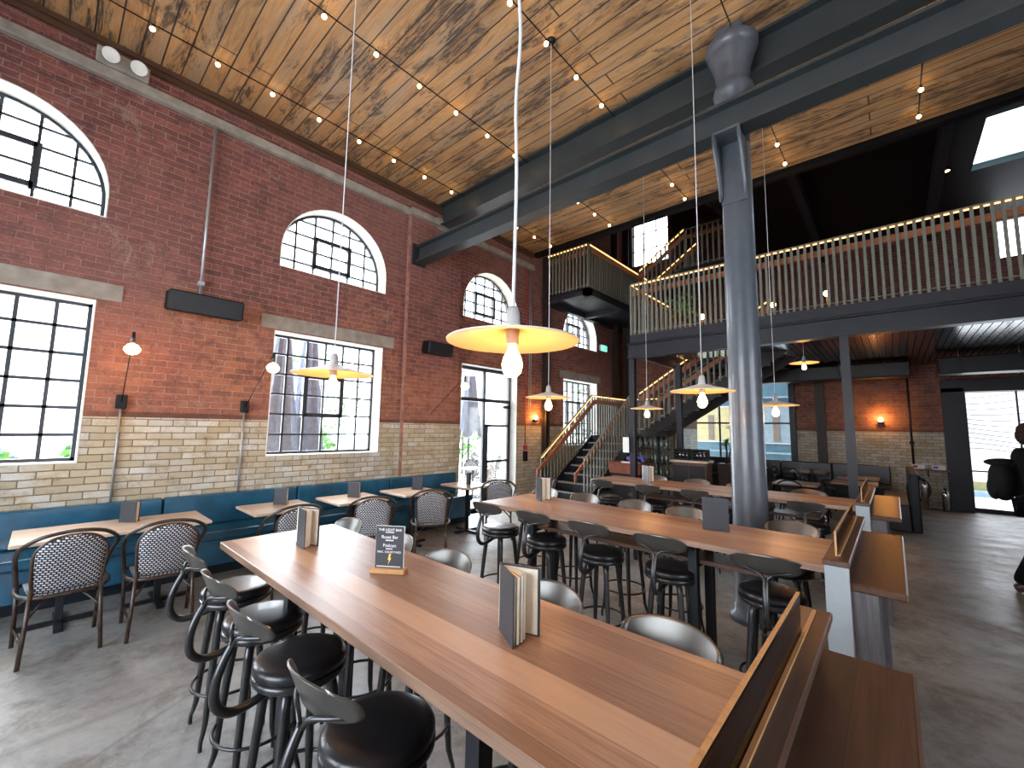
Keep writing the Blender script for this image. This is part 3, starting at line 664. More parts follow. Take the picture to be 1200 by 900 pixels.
low_table('pale wood square table at the bench, last but one before the glass door', -5.28, 3.70, .66, .68)
low_table('wood square table nearest to the glass door', -5.28, 4.78, .66, .60)
def card_block(label, x, y, z, rz, group, w=.15, h=.19, d=.05):
    t = thing('menu_card_block', label, 'menu', (x, y, z), rz, group)
    MB().box((-w/2, -d/2, 0), (w/2, -d/2+.006, h)).box((-w/2, d/2-.006, 0), (w/2, d/2, h)).box((-w/2, -d/2, 0), (-w/2+.006, d/2, h)).build('cover', 'card', t)
    MB().box((-w/2+.008, -d/2+.008, .003), (w/2-.006, d/2-.008, h-.006)).build('pages', 'paper', t)
G = 'dark menus standing on the low tables'
card_block('dark menu on the longest low table', -5.42, .62, .75, .75, G)
card_block('dark menu on the low table next after the longest', -5.40, 1.95, .75, .75, G)
card_block('dark menu on the third low table of the bench row', -5.33, 2.82, .75, .75, G)
card_block('dark menu on the last but one low table before the door', -5.33, 3.82, .75, .75, G)
card_block('narrow dark menu on the low table at the glass door', -5.28, 4.80, .75, 2.1, G, .12)

# ------------------------------------------------------------------ woven bistro chair (faces -y locally, back at +y)
def bistro(label, group):
    t = thing('bistro_chair', label, 'chair', (0, 0, 0), 0, group)
    # seat
    rows = []
    for i in range(9):
        v = -1+2*i/8; row = []
        for j in range(9):
            u = -1+2*j/8; w = .205*(1-.10*(v+1)/2); row.append((u*w, v*.20, .445-.012*(1-u*u)*(1-v*v)))
        rows.append(row)
    MB().solid_sheet(rows, .012).build('seat_weave', 'weave', t)
    MB().tube([(-.21, -.20, .44), (.21, -.20, .44), (.19, .20, .44), (-.19, .20, .44)], .014, 8, True, 4).build('seat_frame', 'rattan', t)
    # hooped outer frame and arms
    hoop = [(-.235, -.17, .44), (-.255, -.10, .60), (-.265, .06, .71), (-.25, .19, .79), (-.16, .275, .865), (0, .30, .892), (.16, .275, .865), (.25, .19, .79), (.265, .06, .71), (.255, -.10, .60), (.235, -.17, .44)]
    MB().tube(hoop, .0145, 8, smooth_pts=4).build('hoop_frame', 'rattan', t)
    inner = [(-.175, .20, .44), (-.19, .235, .62), (-.185, .262, .76), (-.11, .285, .842), (0, .292, .862), (.11, .285, .842), (.185, .262, .76), (.19, .235, .62), (.175, .20, .44)]
    MB().tube(inner, .011, 8, smooth_pts=4).build('back_frame', 'rattan', t)
    rows = []
    for i in range(12):
        f = i/11; z = .46+.40*f; row = []
        hw = .183 if f < .72 else .183*math.sqrt(max(0.02, 1-((f-.72)/.29)**2))
        for j in range(9):
            u = -1+2*j/8; row.append((u*hw, .20+.09*f+.02*(1-u*u), z))
        rows.append(row)
    MB().solid_sheet(rows, .008).build('back_weave', 'weave', t)
    for sx_ in (-1, 1):
        MB().tube([(sx_*.235, -.17, .46), (sx_*.225, -.18, .25), (sx_*.22, -.19, 0)], .0135, 8).build('leg', 'rattan', t)
        MB().tube([(sx_*.18, .21, .50), (sx_*.19, .24, .25), (sx_*.205, .29, 0)], .0135, 8).build('leg', 'rattan', t)
        MB().tube([(sx_*.222, -.18, .14), (sx_*.197, .255, .14)], .009, 6).build('side_stretcher', 'rattan', t)
        MB().tube([(sx_*.22, -.18, .30), (sx_*.10, -.10, .40), (0, 0, .425)], .009, 6, smooth_pts=3).tube([(sx_*.19, .235, .30), (sx_*.09, .12, .40), (0, 0, .425)], .009, 6, smooth_pts=3).build('brace', 'rattan', t)
    return t
CH = bistro('black and white woven bistro chair nearest the camera at the longest low table', 'woven bistro chairs')
CH.location = (-4.80, .21, 0); CH.rotation_euler = (0, 0, -PI/2+.05)
g = 'woven bistro chairs'
dup(CH, (-4.74, .79, 0), -PI/2-.06, 'black and white woven bistro chair, second at the longest low table', g)
dup(CH, (-4.72, 1.80, 0), -PI/2-.05, 'woven bistro chair mostly hidden behind the closed menus on the nearest high table', g)
dup(CH, (-4.66, 2.70, 0), -PI/2-.45, 'woven bistro chair behind the small dark sign on the nearest high table', g)
dup(CH, (-4.62, 3.54, 0), -PI/2-.6, 'woven bistro chair turned to the low table last but one before the door', g)
dup(CH, (-4.74, 4.95, 0), -PI/2-.75, 'woven bistro chair with arched back beside the glass door', g)
dup(CH, (-4.55, 5.75, 0), -PI/2+.5, 'woven bistro chair on the bright floor between door and staircase', g)

# ------------------------------------------------------------------ high tables
TZ = 1.0
def high_table(label, x0, x1, y0, y1, legs):
    t = thing('high_table', label, 'table', (0, 0, 0), 0, 'long wooden high tables')
    MB().box((x0, y0, TZ-.038), (x1, y1, TZ), .003).build('tabletop', 'twood', t)
    ym = (y0+y1)/2
    MB().box((x0+.45, ym-.12, .80), (x1-.3, ym+.12, .83), .004).build('under_shelf', 'twood2', t)
    for lx in legs:
        for yy in (ym-.16, ym+.16): MB().box((lx-.028, yy-.028, 0), (lx+.028, yy+.028, TZ-.05)).build('leg', 'dark', t)
        for (ha, za, zb) in ((.28, TZ-.06, TZ-.038), (.16, .775, .80), (.14, .14, .18)): MB().box((lx-.02, ym-ha, za), (lx+.02, ym+ha, zb)).build('cross_bar', 'dark', t)
high_table('nearest long wooden high table with the small dark sign on it', -2.98, -.31, .755, 1.43, (-2.35, -.95))
high_table('middle long wooden high table, one back from the nearest', -2.92, -.31, 2.82, 3.53, (-2.45, -1.05))
high_table('farthest long wooden high table, in front of the stairs', -3.18, -.31, 5.20, 5.85, (-2.6, -1.1))
# divider counters at the aisle end of each high table
def divider(label, y0, y1, cy1, cz=.945):
    t = thing('divider_counter', label, 'counter', (0, 0, 0), 0, 'wooden divider counters at the table ends')
    MB().box((-.305, y0, 0), (-.205, y0+.03, 1.025)).build('end_panel', 'panel', t)
    MB().box((-.30, y0+.03, 0), (-.24, y1-.02, 1.02)).build('carcass', 'twood2', t)
    MB().box((-.31, y0-.015, 1.025), (-.20, y1, 1.055), .004).build('ledge', 'twood2', t)
    p = MB().box((-.264, y0+.09, 1.055), (-.256, y1-.27, 1.18), .002).build('glass_screen', 'tint', t)
    MB().box((-.2645, y0+.09, 1.178), (-.2555, y1-.27, 1.183)).box((-.2645, y0+.085, 1.055), (-.2555, y0+.09, 1.182)).build('screen_edge', 'ash', p)
    MB().box((-.254, y0+.09, 1.055), (-.244, y1-.04, 1.063)).build('screen_batten', 'ash', t)
    MB().box((-.235, y0+.04, cz-.04), (.01, cy1, cz), .008).build('side_counter', 'twood2', t)
    sp = MB()
    yy = y0+.2
    while yy < cy1-.1: sp.box((-.237, yy, cz+.002), (-.225, yy+.03, cz+.008)); yy += .09
    sp.build('fixing_bracket', 'chrome', t)
    MB().box((-.20, y0+.05, 0), (-.10, y0+.33, cz-.04)).build('end_support', 'greywood', t)
    MB().box((-.20, cy1-.35, 0), (-.10, cy1-.05, cz-.04)).build('far_support', 'greywood', t)
divider('dark wood divider counter with glass screen closest to the camera', .40, 1.96, 1.91)
divider('divider counter with pale grey end panel between middle high table and aisle', 2.76, 4.32, 4.35)
divider('divider counter at the aisle end of the farthest high table', 5.16, 6.75, 6.95)

# ------------------------------------------------------------------ swivel bar stool (back at -y locally)
def stool():
    t = thing('bar_stool', 'x', 'stool')
    MB().lathe([(0, .764), (.12, .764), (.155, .760), (.170, .752), (.176, .742), (.177, .728), (.172, .716), (.16, .714)], n=36).build('seat_cushion', 'seat', t)
    MB().lathe([(.155, .7145), (.172, .714), (.179, .704), (.178, .690), (.168, .680), (.12, .676), (0, .674)], n=36).lathe([(0, .645), (.05, .645), (.05, .675), (0, .675)], n=12).build('seat_pan', 'gun', t)
    MB().beam((0, .02, .660), (0, -.12, .660), .036, .014).tube([(0, -.10, .660), (0, -.19, .640), (0, -.255, .642), (0, -.30, .685), (0, -.305, .76), (0, -.285, .83), (0, -.258, .885)], [.014, .016, .017, .0175, .0165, .015, .013], 10, smooth_pts=4).build('back_stem', 'gun', t)
    MB().tube([(0, -.262, .868), (.03, -.255, .905), (.08, -.236, .918), (.125, -.205, .922)], .008, 8, smooth_pts=3).tube([(0, -.262, .868), (-.03, -.255, .905), (-.08, -.236, .918), (-.125, -.205, .922)], .008, 8, smooth_pts=3).build('fork', 'gun', t)
    rows = []
    for i in range(11):
        v = -1+2*i/10; row = []
        hw = .182*(1-abs(v)**3.4*.30)
        for j in range(17):
            u = -1+2*j/16; x = u*hw
            row.append((x, -.252+1.75*x*x-.022*v, .957+v*.056*(1-.22*abs(u)**3)-.004*abs(u)))
        rows.append(row)
    MB().solid_sheet(rows, .006).build('backrest', 'backm', t)
    for k in range(4):
        a = PI/4+k*PI/2; c, s_ = math.cos(a), math.sin(a)
        pts = [(.085*c, .085*s_, .672), (.118*c, .118*s_, .655), (.135*c, .135*s_, .61), (.172*c, .172*s_, .26), (.182*c, .182*s_, .12), (.205*c, .205*s_, .045), (.205*c, .205*s_, 0)]
        MB().tube(pts, [.016, .019, .020, .0165, .014, .010, .010], 10, smooth_pts=2).build('leg', 'gun', t)
    MB().tube([(.182*math.cos(2*PI*k/28), .182*math.sin(2*PI*k/28), .255) for k in range(28)], .008, 8, True).build('foot_ring', 'gun', t)
    return t
ST = stool()
g1, g2, g3 = 'bar stools at the nearest high table', 'bar stools at the middle high table', 'bar stools at the farthest high table'
first = True
def put_stool(x, y, rz, label, g):
    global first
    if first:
        first = False; ST.location = (x, y, 0); ST.rotation_euler = (0, 0, rz); ST['label'] = label; ST['group'] = g
    else: dup(ST, (x, y, 0), rz, label, g)
put_stool(-1.27, .80, .10, 'black padded bar stool nearest the camera at the lower edge of the picture', g1)
put_stool(-1.88, .80, .05, 'black padded bar stool, second nearest on the near side of the nearest high table', g1)
put_stool(-2.38, .82, .05, 'black padded bar stool, third along the near side of the nearest high table', g1)
put_stool(-2.90, .84, -.05, 'bar stool at the far left corner of the nearest high table, seat shining', g1)
for x, l in ((-.64, 'bar stool behind the nearest high table, its grey back beside the glass screen'), (-1.17, 'bar stool behind the nearest high table, its back just beyond the open menu'), (-1.84, 'bar stool behind the nearest high table, its back between sign and open menu'),
             (-2.36, 'bar stool behind the nearest high table, its back partly behind the dark sign'), (-2.98, 'bar stool behind the nearest high table by the closed menus, at its far corner')):
    put_stool(x, 1.34, PI+random.uniform(-.12, .12), l, g1)
for x, l in ((-2.85, 'bar stool standing off the left end of the middle high table, seat shining'), (-2.30, 'bar stool on the near side of the middle table, second from its left end'), (-1.76, 'bar stool at the centre of the near side of the middle high table'),
             (-1.21, 'bar stool on the near side of the middle high table beside its dark right legs'), (-.60, 'bar stool on the near side of the middle high table by the pale end panel')):
    put_stool(x, 3.02, .02 if x < -1 else .1, l, g2)
for x, l in ((-2.48, 'bar stool behind the middle high table, its back right of the standing menus'), (-1.92, 'bar stool behind the middle high table, its silvery back near the centre'), (-1.42, 'bar stool behind the middle high table, its back beside the dark clipboard'), (-.64, 'bar stool behind the middle high table, its back right of the iron column'), (-3.0, 'bar stool behind the middle high table at its left end, below the stairs')):
    put_stool(x, 3.71, PI+random.uniform(-.1, .1), l, g2)
for x, l in ((-3.02, 'bar stool at the left end of the farthest high table, by the stair foot'), (-2.36, 'bar stool on the near side of the farthest high table, second from the stair end'), (-1.78, 'bar stool on the near side of the farthest high table, left of the iron column'), (-.70, 'bar stool on the near side of the farthest high table, right of the iron column')):
    put_stool(x, 5.42, .0, l, g3)
for x, l in ((-2.7, 'bar stool behind the farthest high table, nearest the stairs'), (-2.1, 'bar stool behind the farthest high table, just past its standing menus'), (-1.55, 'bar stool behind the farthest high table, mostly behind the iron column'), (-.8, 'bar stool behind the farthest high table at its aisle end')):
    put_stool(x, 6.05, PI, l, g3)

# ------------------------------------------------------------------ menus and sign on the high tables
def open_menu(name, label, x, y, rz, open_=.62, w=.155, h=.235, leaves=3, z=TZ, mark=False):
    t = thing(name, label, 'menu', (x, y, z), rz, 'menus standing on the high tables')
    # two covers hinged at the spine (origin) opening towards +x
    for s_ in (-1, 1):
        a = s_*open_/2; c, s2 = math.cos(a), math.sin(a)
        MB().beam((0, 0, h/2), (w*c, w*s2, h/2), .005, h).build('cover', 'card', t)
        MB().beam((.004, -s_*.004, h/2), (w*c*.97, w*s2*.97-s_*.006, h/2), .003, h-.012).build('inner_page', 'paper', t)
    for k in range(leaves):
        a = -open_/2+open_*(k+1)/(leaves+3); l = w*(.93-.05*k)
        MB().beam((.004, 0, h/2-.002), (l*math.cos(a), l*math.sin(a), h/2-.002), .009, h-.014).build('page_block', 'paper', t)
    if mark:
        a = open_/2; c, s2 = math.cos(a), math.sin(a); n = Vector((s2, -c, 0)); d_ = Vector((c, s2, 0)); p = d_*w*.62+n*.0085+Vector((0, 0, h*.70))
        vs = [(0, .016), (.008, .016), (.004, .003), (.010, .003), (-.002, -.018), (.002, -.003), (-.005, -.003)]
        MB().prism(vs, 0, .0008, lambda u, v, w_: p+d_*u+Vector((0, 0, v))+n*w_).build('printed_mark', 'card', t)
open_menu('open_menu', 'dark menu standing wide open with cream pages on the nearest high table', -1.065, 1.13, -.08, .85, w=.15, h=.222, mark=True)
open_menu('closed_menu', 'nearly closed dark menus standing at the far left of the nearest high table', -2.66, 1.06, .12, .50, .17, .21, 4)
open_menu('standing_menu', 'half open menus standing near the left end of the middle high table', -2.67, 3.33, -.15, .8, .16, .215, 4)
open_menu('standing_menu', 'half open menus standing at the left of the farthest high table', -2.61, 5.60, -.48, .45, .2, .21, 2)
t = thing('menu_clipboard', 'plain dark grey menu board standing in front of the iron column', 'menu', (-.97, 3.24, TZ), .25, 'menus standing on the high tables')
MB().box((-.085, -.004, 0), (.085, .004, .225), .002).box((-.08, .03, 0), (.08, .036, .22), .002).build('cover', 'card', t)
t = thing('white_card_holder', 'white upright card right of the iron column on the farthest high table', 'menu', (-1.28, 5.62, TZ), .1, 'menus standing on the high tables')
MB().box((-.07, -.004, 0), (.01, .004, .25), .002).box((-.07, -.03, 0), (.01, .03, .006)).build('card', 'paper', t)
sg = thing('table_sign', 'small dark table sign with white lettering in a light wood base', 'sign', (-1.83, 1.165, TZ), .62)
MB().box((-.085, -.028, 0), (.085, .028, .022), .003).build('wooden_base', 'ash', sg)
sp = MB().box((-.07, -.002, .018), (.07, .002, .215)).build('sign_panel', 'card', sg)
MB().box((-.0715, -.0008, .018), (-.07, .003, .2165)).box((.07, -.0008, .018), (.0725, .003, .2165)).box((-.0715, -.0008, .215), (.0725, .003, .2165)).build('clear_edge', 'white_pl', sg)
def text(s, size, z, parent, mat='ink', x=0, y=-.0026):
    c = bpy.data.curves.new('lettering', 'FONT'); c.body = s; c.size = size; c.align_x = 'CENTER'; c.extrude = .0002
    o = bpy.data.objects.new('lettering', c); C.objects.link(o)
    dg = bpy.context.evaluated_depsgraph_get(); me = bpy.data.meshes.new_from_object(o.evaluated_get(dg)); bpy.data.objects.remove(o)
    me.materials.clear(); me.materials.append(MT[mat])
    o = bpy.data.objects.new('lettering', me); C.objects.link(o); o.parent = parent; o.location = (x, y, z); o.rotation_euler = (PI/2, 0, 0); return o
for (n_, w_, z, h_) in ((7, .0045, .184, .004), (5, .006, .146, .005), (5, .005, .107, .0045), (16, .0055, .026, .004)):     # small print too fine to read
    m = MB()
    for k in range(n_): m.box(((k-n_/2)*w_*1.35, -.0028, z), ((k-n_/2)*w_*1.35+w_, -.002, z+h_))
    m.build('small_print', 'ink', sp)
for s_, sz, z in (('THE LIGHT BAR', .0165, .192), ('Roast Bar', .021, .157), ('Podcast', .021, .118), ('MAC. COURTYARD', .0135, .090)):
    text(s_, sz, z, sp)
MB().prism([(0, .024), (.010, .024), (.004, .006), (.011, .006), (-.004, -.026), (.001, -.004), (-.006, -.004)], -.0028, -.002, lambda u, v, w: (u, w, v+.062)).build('lightning_mark', 'gold_ink', sp)

# ------------------------------------------------------------------ pendants
def pendant(label, x, y, z, top, kink=False, r=.225):
    t = thing('pendant_lamp', label, 'lamp', (x, y, z), 0, 'round plate pendant lamps')
    MB().lathe([(.026, .055), (.032, .050), (r*.5, .026), (r, .0), (r+.003, -.002), (r+.002, -.005)], n=48).build('shade', 'shade', t); MB().lathe([(r+.002, -.006), (r*.5, .018), (.02, .040)], n=48).build('shade_lining', 'gold', t)
    MB().lathe([(0, .12), (.016, .118), (.022, .10), (.026, .05), (.022, .02), (.022, -.012), (.0, -.012)], n=16).build('lamp_holder', 'shadetop', t)
    MB().lathe([(0, -.012), (.013, -.014), (.016, -.03), (.03, -.06), (.036, -.085), (.030, -.112), (.016, -.126), (0, -.129)], n=18).build('bulb', 'bulb', t)
    pts = [(0, 0, .11), (0, 0, top-z)]
    if kink: pts = [(0, 0, .11), (.006, 0, .6), (-.012, .01, .9), (.014, 0, 1.15), (-.004, 0, 1.5), (.003, 0, 2.2), (0, 0, top-z)]
    MB().tube(pts, .006 if kink else .0035, 6, smooth_pts=4 if kink else 0).build('cord', 'cord', t)
    MB().lathe([(0, top-z-.03), (.04, top-z-.03), (.05, top-z-.005), (.05, top-z), (0, top-z)], n=16).build('ceiling_rose', 'black', t)
    l = bpy.data.lights.new('pendant_glow', 'POINT'); l.energy = 4; l.color = (1, .48, .18); l.shadow_soft_size = .04
    lo = bpy.data.objects.new('pendant_glow', l); C.objects.link(lo); lo.parent = t; lo.location = (0, 0, -.165)
pendant('largest looking plate pendant with white twisted flex over the nearest high table', -.96, 1.06, 1.998, H, True)
pendant('plate pendant over the left part of the nearest high table, before the second window', -2.44, 1.12, 1.998, H)
pendant('plate pendant hanging over the left part of the middle high table', -2.50, 3.30, 1.998, H)
pendant('plate pendant hanging over the middle high table just left of the iron column', -1.06, 3.32, 1.998, H)
pendant('plate pendant in front of the staircase over the farthest high table', -2.60, 5.76, 1.998, H)
pendant('plate pendant half hidden behind the iron column', -.98, 5.55, 1.998, H)
pendant('plate pendant on a short cord close under the balcony', -1.12, 9.0, 2.93, 3.33)

# ------------------------------------------------------------------ string lights
rows_ = [(-5.49, [.4+.573*k for k in range(13)]), (-4.0, [.38+.573*k for k in range(13)]), (-2.51, [.36+.573*k for k in range(13)]), (-1.0, [.34+.573*k for k in range(13)]), (.47, [.32+.573*k for k in range(13)]), (1.97, [.30+.573*k for k in range(13)])]
nm = ['string of small bulbs on the plank ceiling closest to the brick wall', 'string of small bulbs on the ceiling, second from the brick wall', 'string of small bulbs on the ceiling, third from the brick wall', 'string of small bulbs passing over the iron column', 'string of small bulbs on the ceiling to the aisle side of the iron column', 'string of small bulbs farthest from the brick wall']
for (x, ys), lab in zip(rows_, nm):
    t = thing('string_light', lab, 'string lights', (x, 0, H), 0, 'bulb strings across the ceiling')
    pts = []
    for i, y in enumerate([-3.9]+ys+[7.45]):
        pts.append((0, y, -.035))
    MB().tube(pts, .007, 6).build('cable', 'black', t)
    hs = MB().lathe([(0, 0), (.012, 0), (.013, -.03), (0, -.03)], n=8).build('lamp_holder', 'black', t); hb = MB().sphere((0, 0, -.055), .024, n=8).build('bulb', 'sbulb', hs)
    for i, y in enumerate(ys):
        if abs(y-4.80) < .2: continue
        if i: h = hs.copy(); C.objects.link(h); b = hb.copy(); C.objects.link(b); b.parent = h
        else: h = hs
        h.location = (0, y, -.035)

# ------------------------------------------------------------------ wall lamps, speakers, signs
def wall_lamp(label, y, tip, socket_up=True):
    t = thing('wall_lamp', label, 'lamp', (XL, y, 0), 0, 'bulb lamps on swing arms on the brick wall')
    MB().tube([(.02, 0, .84), (.02, 0, 1.86)], .011, 8).build('conduit', 'galv', t)
    MB().box((0, -.045, 1.83), (.05, .045, 1.98), .006).build('switch_box', 'black', t)
    tx, ty, tz = tip
    MB().tube([(.05, 0, 1.90), (tx, ty, tz+.16)], .005, 6).build('arm', 'black', t)
    MB().lathe([(0, tz+.17), (.014, tz+.17), (.017, tz+.10), (.02, tz+.045), (0, tz+.045)], (tx, ty, 0), 12).build('lamp_holder', 'gun', t)
    MB().lathe([(0, tz+.05), (.018, tz+.048), (.042, tz+.035), (.066, tz), (.064, tz-.025), (.04, tz-.055), (0, tz-.066)], (tx, ty, 0), 18).build('bulb', 'bulb', t)
    l = bpy.data.lights.new('wall_lamp_glow', 'POINT'); l.energy = 3; l.color = (1, .6, .28); l.shadow_soft_size = .05
    lo = bpy.data.objects.new('wall_lamp_glow', l); C.objects.link(lo); lo.parent = t; lo.location = (tx+.02, ty, tz-.09)
wall_lamp('bare glowing bulb on a thin arm between the first and second windows, nearer the first', .54, (.45, .0, 2.44))
wall_lamp('bare glowing bulb on a thin arm at the left edge of the second window', 1.71, (.94, 0, 2.34))
wall_lamp('bare glowing bulb on a thin arm between second window and glass door', 4.62, (.97, 0, 2.37))
def sconce(label, loc, rz):
    t = thing('wall_sconce', label, 'lamp', loc, rz, 'small glowing wall sconces')
    MB().box((-.05, -.09, -.10), (.05, 0, -.04), .01).build('bracket', 'black', t); MB().sphere((0, -.07, .0), .05, n=10).build('bulb', 'bulb', t)
    l = bpy.data.lights.new('sconce_glow', 'POINT'); l.energy = 9; l.color = (1, .45, .12); l.shadow_soft_size = .05
    lo = bpy.data.objects.new('sconce_glow', l); C.objects.link(lo); lo.parent = t; lo.location = (0, -.19, .06)
sconce('glowing sconce on the brick between the glass door and the staircase', (XL, 7.62, 1.93), PI/2)
sconce('glowing sconce on the far end wall under the balcony', (-.22, YE, 2.03), 0)
def speaker(label, y0, L_, pole):
    t = thing('wall_speaker', label, 'speaker', (XL, y0, 0))
    MB().box((.10, 0, 2.96), (.32, L_, 3.19), .02, rot=Matrix.Rotation(.12, 3, 'Y')).build('cabinet', 'black', t)
    MB().box((.315, .02, 2.965), (.325, L_-.02, 3.175), rot=Matrix.Rotation(.12, 3, 'Y'), piv=(.21, L_/2, 3.075)).build('grille', 'dark', t)
    MB().tube([(.05, L_*.45, 3.10), (.05, L_*.45, 5.40)], .016, 8).box((0, L_*.45-.03, 3.35), (.07, L_*.45+.03, 3.40)).tube([(.05, L_*.45, 3.1), (.14, L_*.45, 3.1)], .016, 8).build('pole', 'galv', t)
speaker('long black speaker bar on a grey pole between first and second windows', .80, .74, 1)
speaker('black speaker box on a thin pole between second window and glass door', 4.35, .55, 1)
t = thing('emergency_light', 'grey twin-head emergency light up under the ceiling planks', 'lamp', (XL, .25, 5.54))
MB().box((.0, -.22, 0), (.09, .22, .19), .01).build('housing', 'stone', t)
for yy in (-.11, .12): MB().lathe([(0, 0), (.05, 0), (.072, .05), (.075, .07), (.06, .065), (0, .06)], (.11, yy, .10), 20, axis=(1, 0, -.35)).build('lamp_head', 'white_pl', t)
t = thing('exit_sign', 'small green lit running-man exit sign high by the corner stanchion', 'sign', (-6.16, 10.75, 4.03), PI/2)
MB().box((-.17, -.03, -.09), (.17, .03, .09), .01).build('housing', 'white_pl', t); ef = MB().box((-.16, -.034, -.08), (.16, -.03, .08)).build('sign_face', 'exitg', t)
MB().prism([(-.10, -.05), (-.06, -.05), (-.03, 0), (.0, -.05), (.03, -.05), (0, .02), (.03, .01), (.03, .025), (-.01, .04), (-.05, .03), (-.05, .015), (-.03, .015), (-.05, -.02)], -.0345, -.036, lambda u, v, w: (u, w, v)).prism([(.07, -.06), (.13, -.06), (.13, .06), (.07, .06)], -.0345, -.036, lambda u, v, w: (u, w, v)).build('running_figure', 'ink', ef)
t = thing('fire_call_point', 'small red call point above a black box on the tiled wall past the door', 'alarm', (XL, 7.30, 1.2))
MB().box((0, -.05, .0), (.05, .05, .10), .006).build('call_box', 'red', t); MB().box((0, -.055, -.25), (.06, .055, -.03), .006).build('black_box', 'black', t); MB().tube([(.02, 0, .10), (.02, 0, 4.2)], .01, 8).build('conduit', 'red', t)
t = thing('wall_conduit', 'pair of thin grey conduits running down the brick right of the arched door window', 'pipe', (XL, 7.42, 0)); MB().tube([(.015, 0, 2.2), (.015, 0, 5.4)], .008, 6).tube([(.015, .06, 2.2), (.015, .06, 5.4)], .008, 6).build('pipe', 'galv', t)

# ------------------------------------------------------------------ back of the room, under the balcony
eb = thing('end_banquette', 'black leather bench along the far end wall under the glass and tiles', 'bench seat', (0, 0, 0))
for k in range(4):
    x0 = -4.6+k*1.125
    MB().box((x0, YE-.62, .40), (x0+1.115, YE-.1, .48), .02).build('seat_cushion', 'seat', eb); MB().box((x0, YE-.24, .48), (x0+1.115, YE-.10, .92), .02).build('backrest', 'seat', eb)
MB().box((-4.6, YE-.58, 0), (-.11, YE-.1, .40)).build('base', 'dark', eb)
fb = thing('booth_bench', 'dark high-backed booth bench end by the end wall with two small wood tables', 'bench seat', (.20, 11.4, 0))
MB().box((-.05, -1.2, 0), (.08, 1.2, 1.0), .02).build('backrest', 'navy', fb); MB().box((-.42, -1.2, 0), (-.05, 1.2, .46), .02).build('seat', 'seat', fb)
def far_table(label, x, y, g='dining tables under the balcony'):
    t = thing('dining_table', label, 'table', (x, y, 0), 0, g)
    MB().box((-.35, -.35, .72), (.35, .35, .75), .004).build('tabletop', 'twood', t); MB().tube([(0, 0, .02), (0, 0, .72)], .03, 8).build('column', 'dark', t); MB().lathe([(0, 0), (.25, 0), (.24, .02), (.04, .04), (0, .04)], n=20).build('base', 'dark', t)
for (x, y, l) in ((-.62, 10.6, 'wood table right beside the dark booth bench'), (-.62, 11.9, 'farther wood table beside the dark booth bench'), (-1.6, 12.7, 'table in front of the far bench under the brown uprights'), (-2.9, 12.7, 'table in front of the far bench under the big glass'), (-1.4, 9.6, 'table under the balcony behind the farthest high table')): far_table(l, x, y)
def far_chair():
    t = thing('cafe_chair', 'x', 'chair', (0, 0, 0), 0, 'black cafe chairs under the balcony')
    MB().lathe([(0, .44), (.19, .44), (.2, .455), (.19, .465), (0, .47)], n=20).build('seat', 'seat', t)
    MB().tube([(-.19, .06, .45), (-.2, .17, .62), (-.16, .23, .80), (0, .25, .86), (.16, .23, .80), (.2, .17, .62), (.19, .06, .45)], .014, 8, smooth_pts=4).build('hoop_back', 'black', t)
    rows = [[(u*.13, .215+.02*v+.01*(1-u*u), .56+.2*v) for u in (-1, -.5, 0, .5, 1)] for v in (0, .5, 1)]
    MB().solid_sheet(rows, .01).build('back_panel', 'black', t)
    for sx_ in (-1, 1):
        for sy in (-1, 1): MB().tube([(sx_*.15, sy*.15, .45), (sx_*.2, sy*.2, 0)], .012, 8).build('leg', 'black', t)
    return t
fc = far_chair(); fc.location = (-1.22, 10.5, 0); fc.rotation_euler = (0, 0, PI/2); fc['label'] = 'black hoop-backed chair facing the table beside the dark booth bench'
for (x, y, rz, l) in ((-1.22, 11.9, PI/2, 'black hoop-backed chair at the farther table by the booth bench'), (-1.85, 11.95, PI, 'black hoop-backed chair at the table under the brown uprights'), (-2.1, 12.7, PI/2+.4, 'black chair turned sideways before the far bench'),
                      (-2.9, 12.0, PI, 'black chair with its back to us in front of the big glass'), (-1.4, 9.0, PI, 'black chair on the near side of the table under the balcony'), (-2.0, 9.6, PI/2*3, 'black chair at the stair side of the table under the balcony'), (-.8, 9.7, PI/2, 'black chair at the aisle side of the table under the balcony')):
    dup(fc, (x, y, 0), rz, l)
# wire rack with bottles and crates
rk = thing('wire_rack', 'black wire rack full of glass bottles under the stair flight', 'shelf', (-3.86, 8.75, 0))
m = MB()
for x in (-.42, .42):
    for y in (-.17, .17): m.tube([(x, y, 0), (x, y, 1.62)], .012, 6)
m.build('upright', 'black', rk)
for z in (.25, .7, 1.0, 1.3, 1.6):
    m = MB().box((-.42, -.17, z-.006), (.42, .17, z)).tube([(-.42, -.17, z+.07), (.42, -.17, z+.07)], .005, 6).tube([(-.42, .17, z+.07), (.42, .17, z+.07)], .005, 6); m.build('shelf', 'black', rk)
bt = None
for zi, (z, wd) in enumerate(((.7, 'second lowest'), (1.0, 'middle'), (1.3, 'fourth'))):
    for k in range(7):
        loc = (-3.86-.34+k*.112, 8.73+random.uniform(-.05, .05), z+.001)
        if bt is None:
            bt = MB().lathe([(0, 0), (.036, 0), (.038, .02), (.038, .14), (.03, .17), (.014, .2), (.013, .255), (0, .256)], n=12).build('bottle', 'bottle'); bt.location = loc; tag(bt, 'glass bottle standing on the %s shelf of the wire rack' % wd, 'bottle', 'bottles on the %s rack shelf' % wd); o = bt
        else:
            o = bt.copy(); C.objects.link(o); o.location = loc; o['label'] = 'glass bottle standing on the %s shelf of the wire rack' % wd; o['group'] = 'bottles on the %s rack shelf' % wd
sb = thing('sideboard', 'wooden sideboard beside the wire rack with black crates on it', 'sideboard', (-3.05, 8.80, 0))
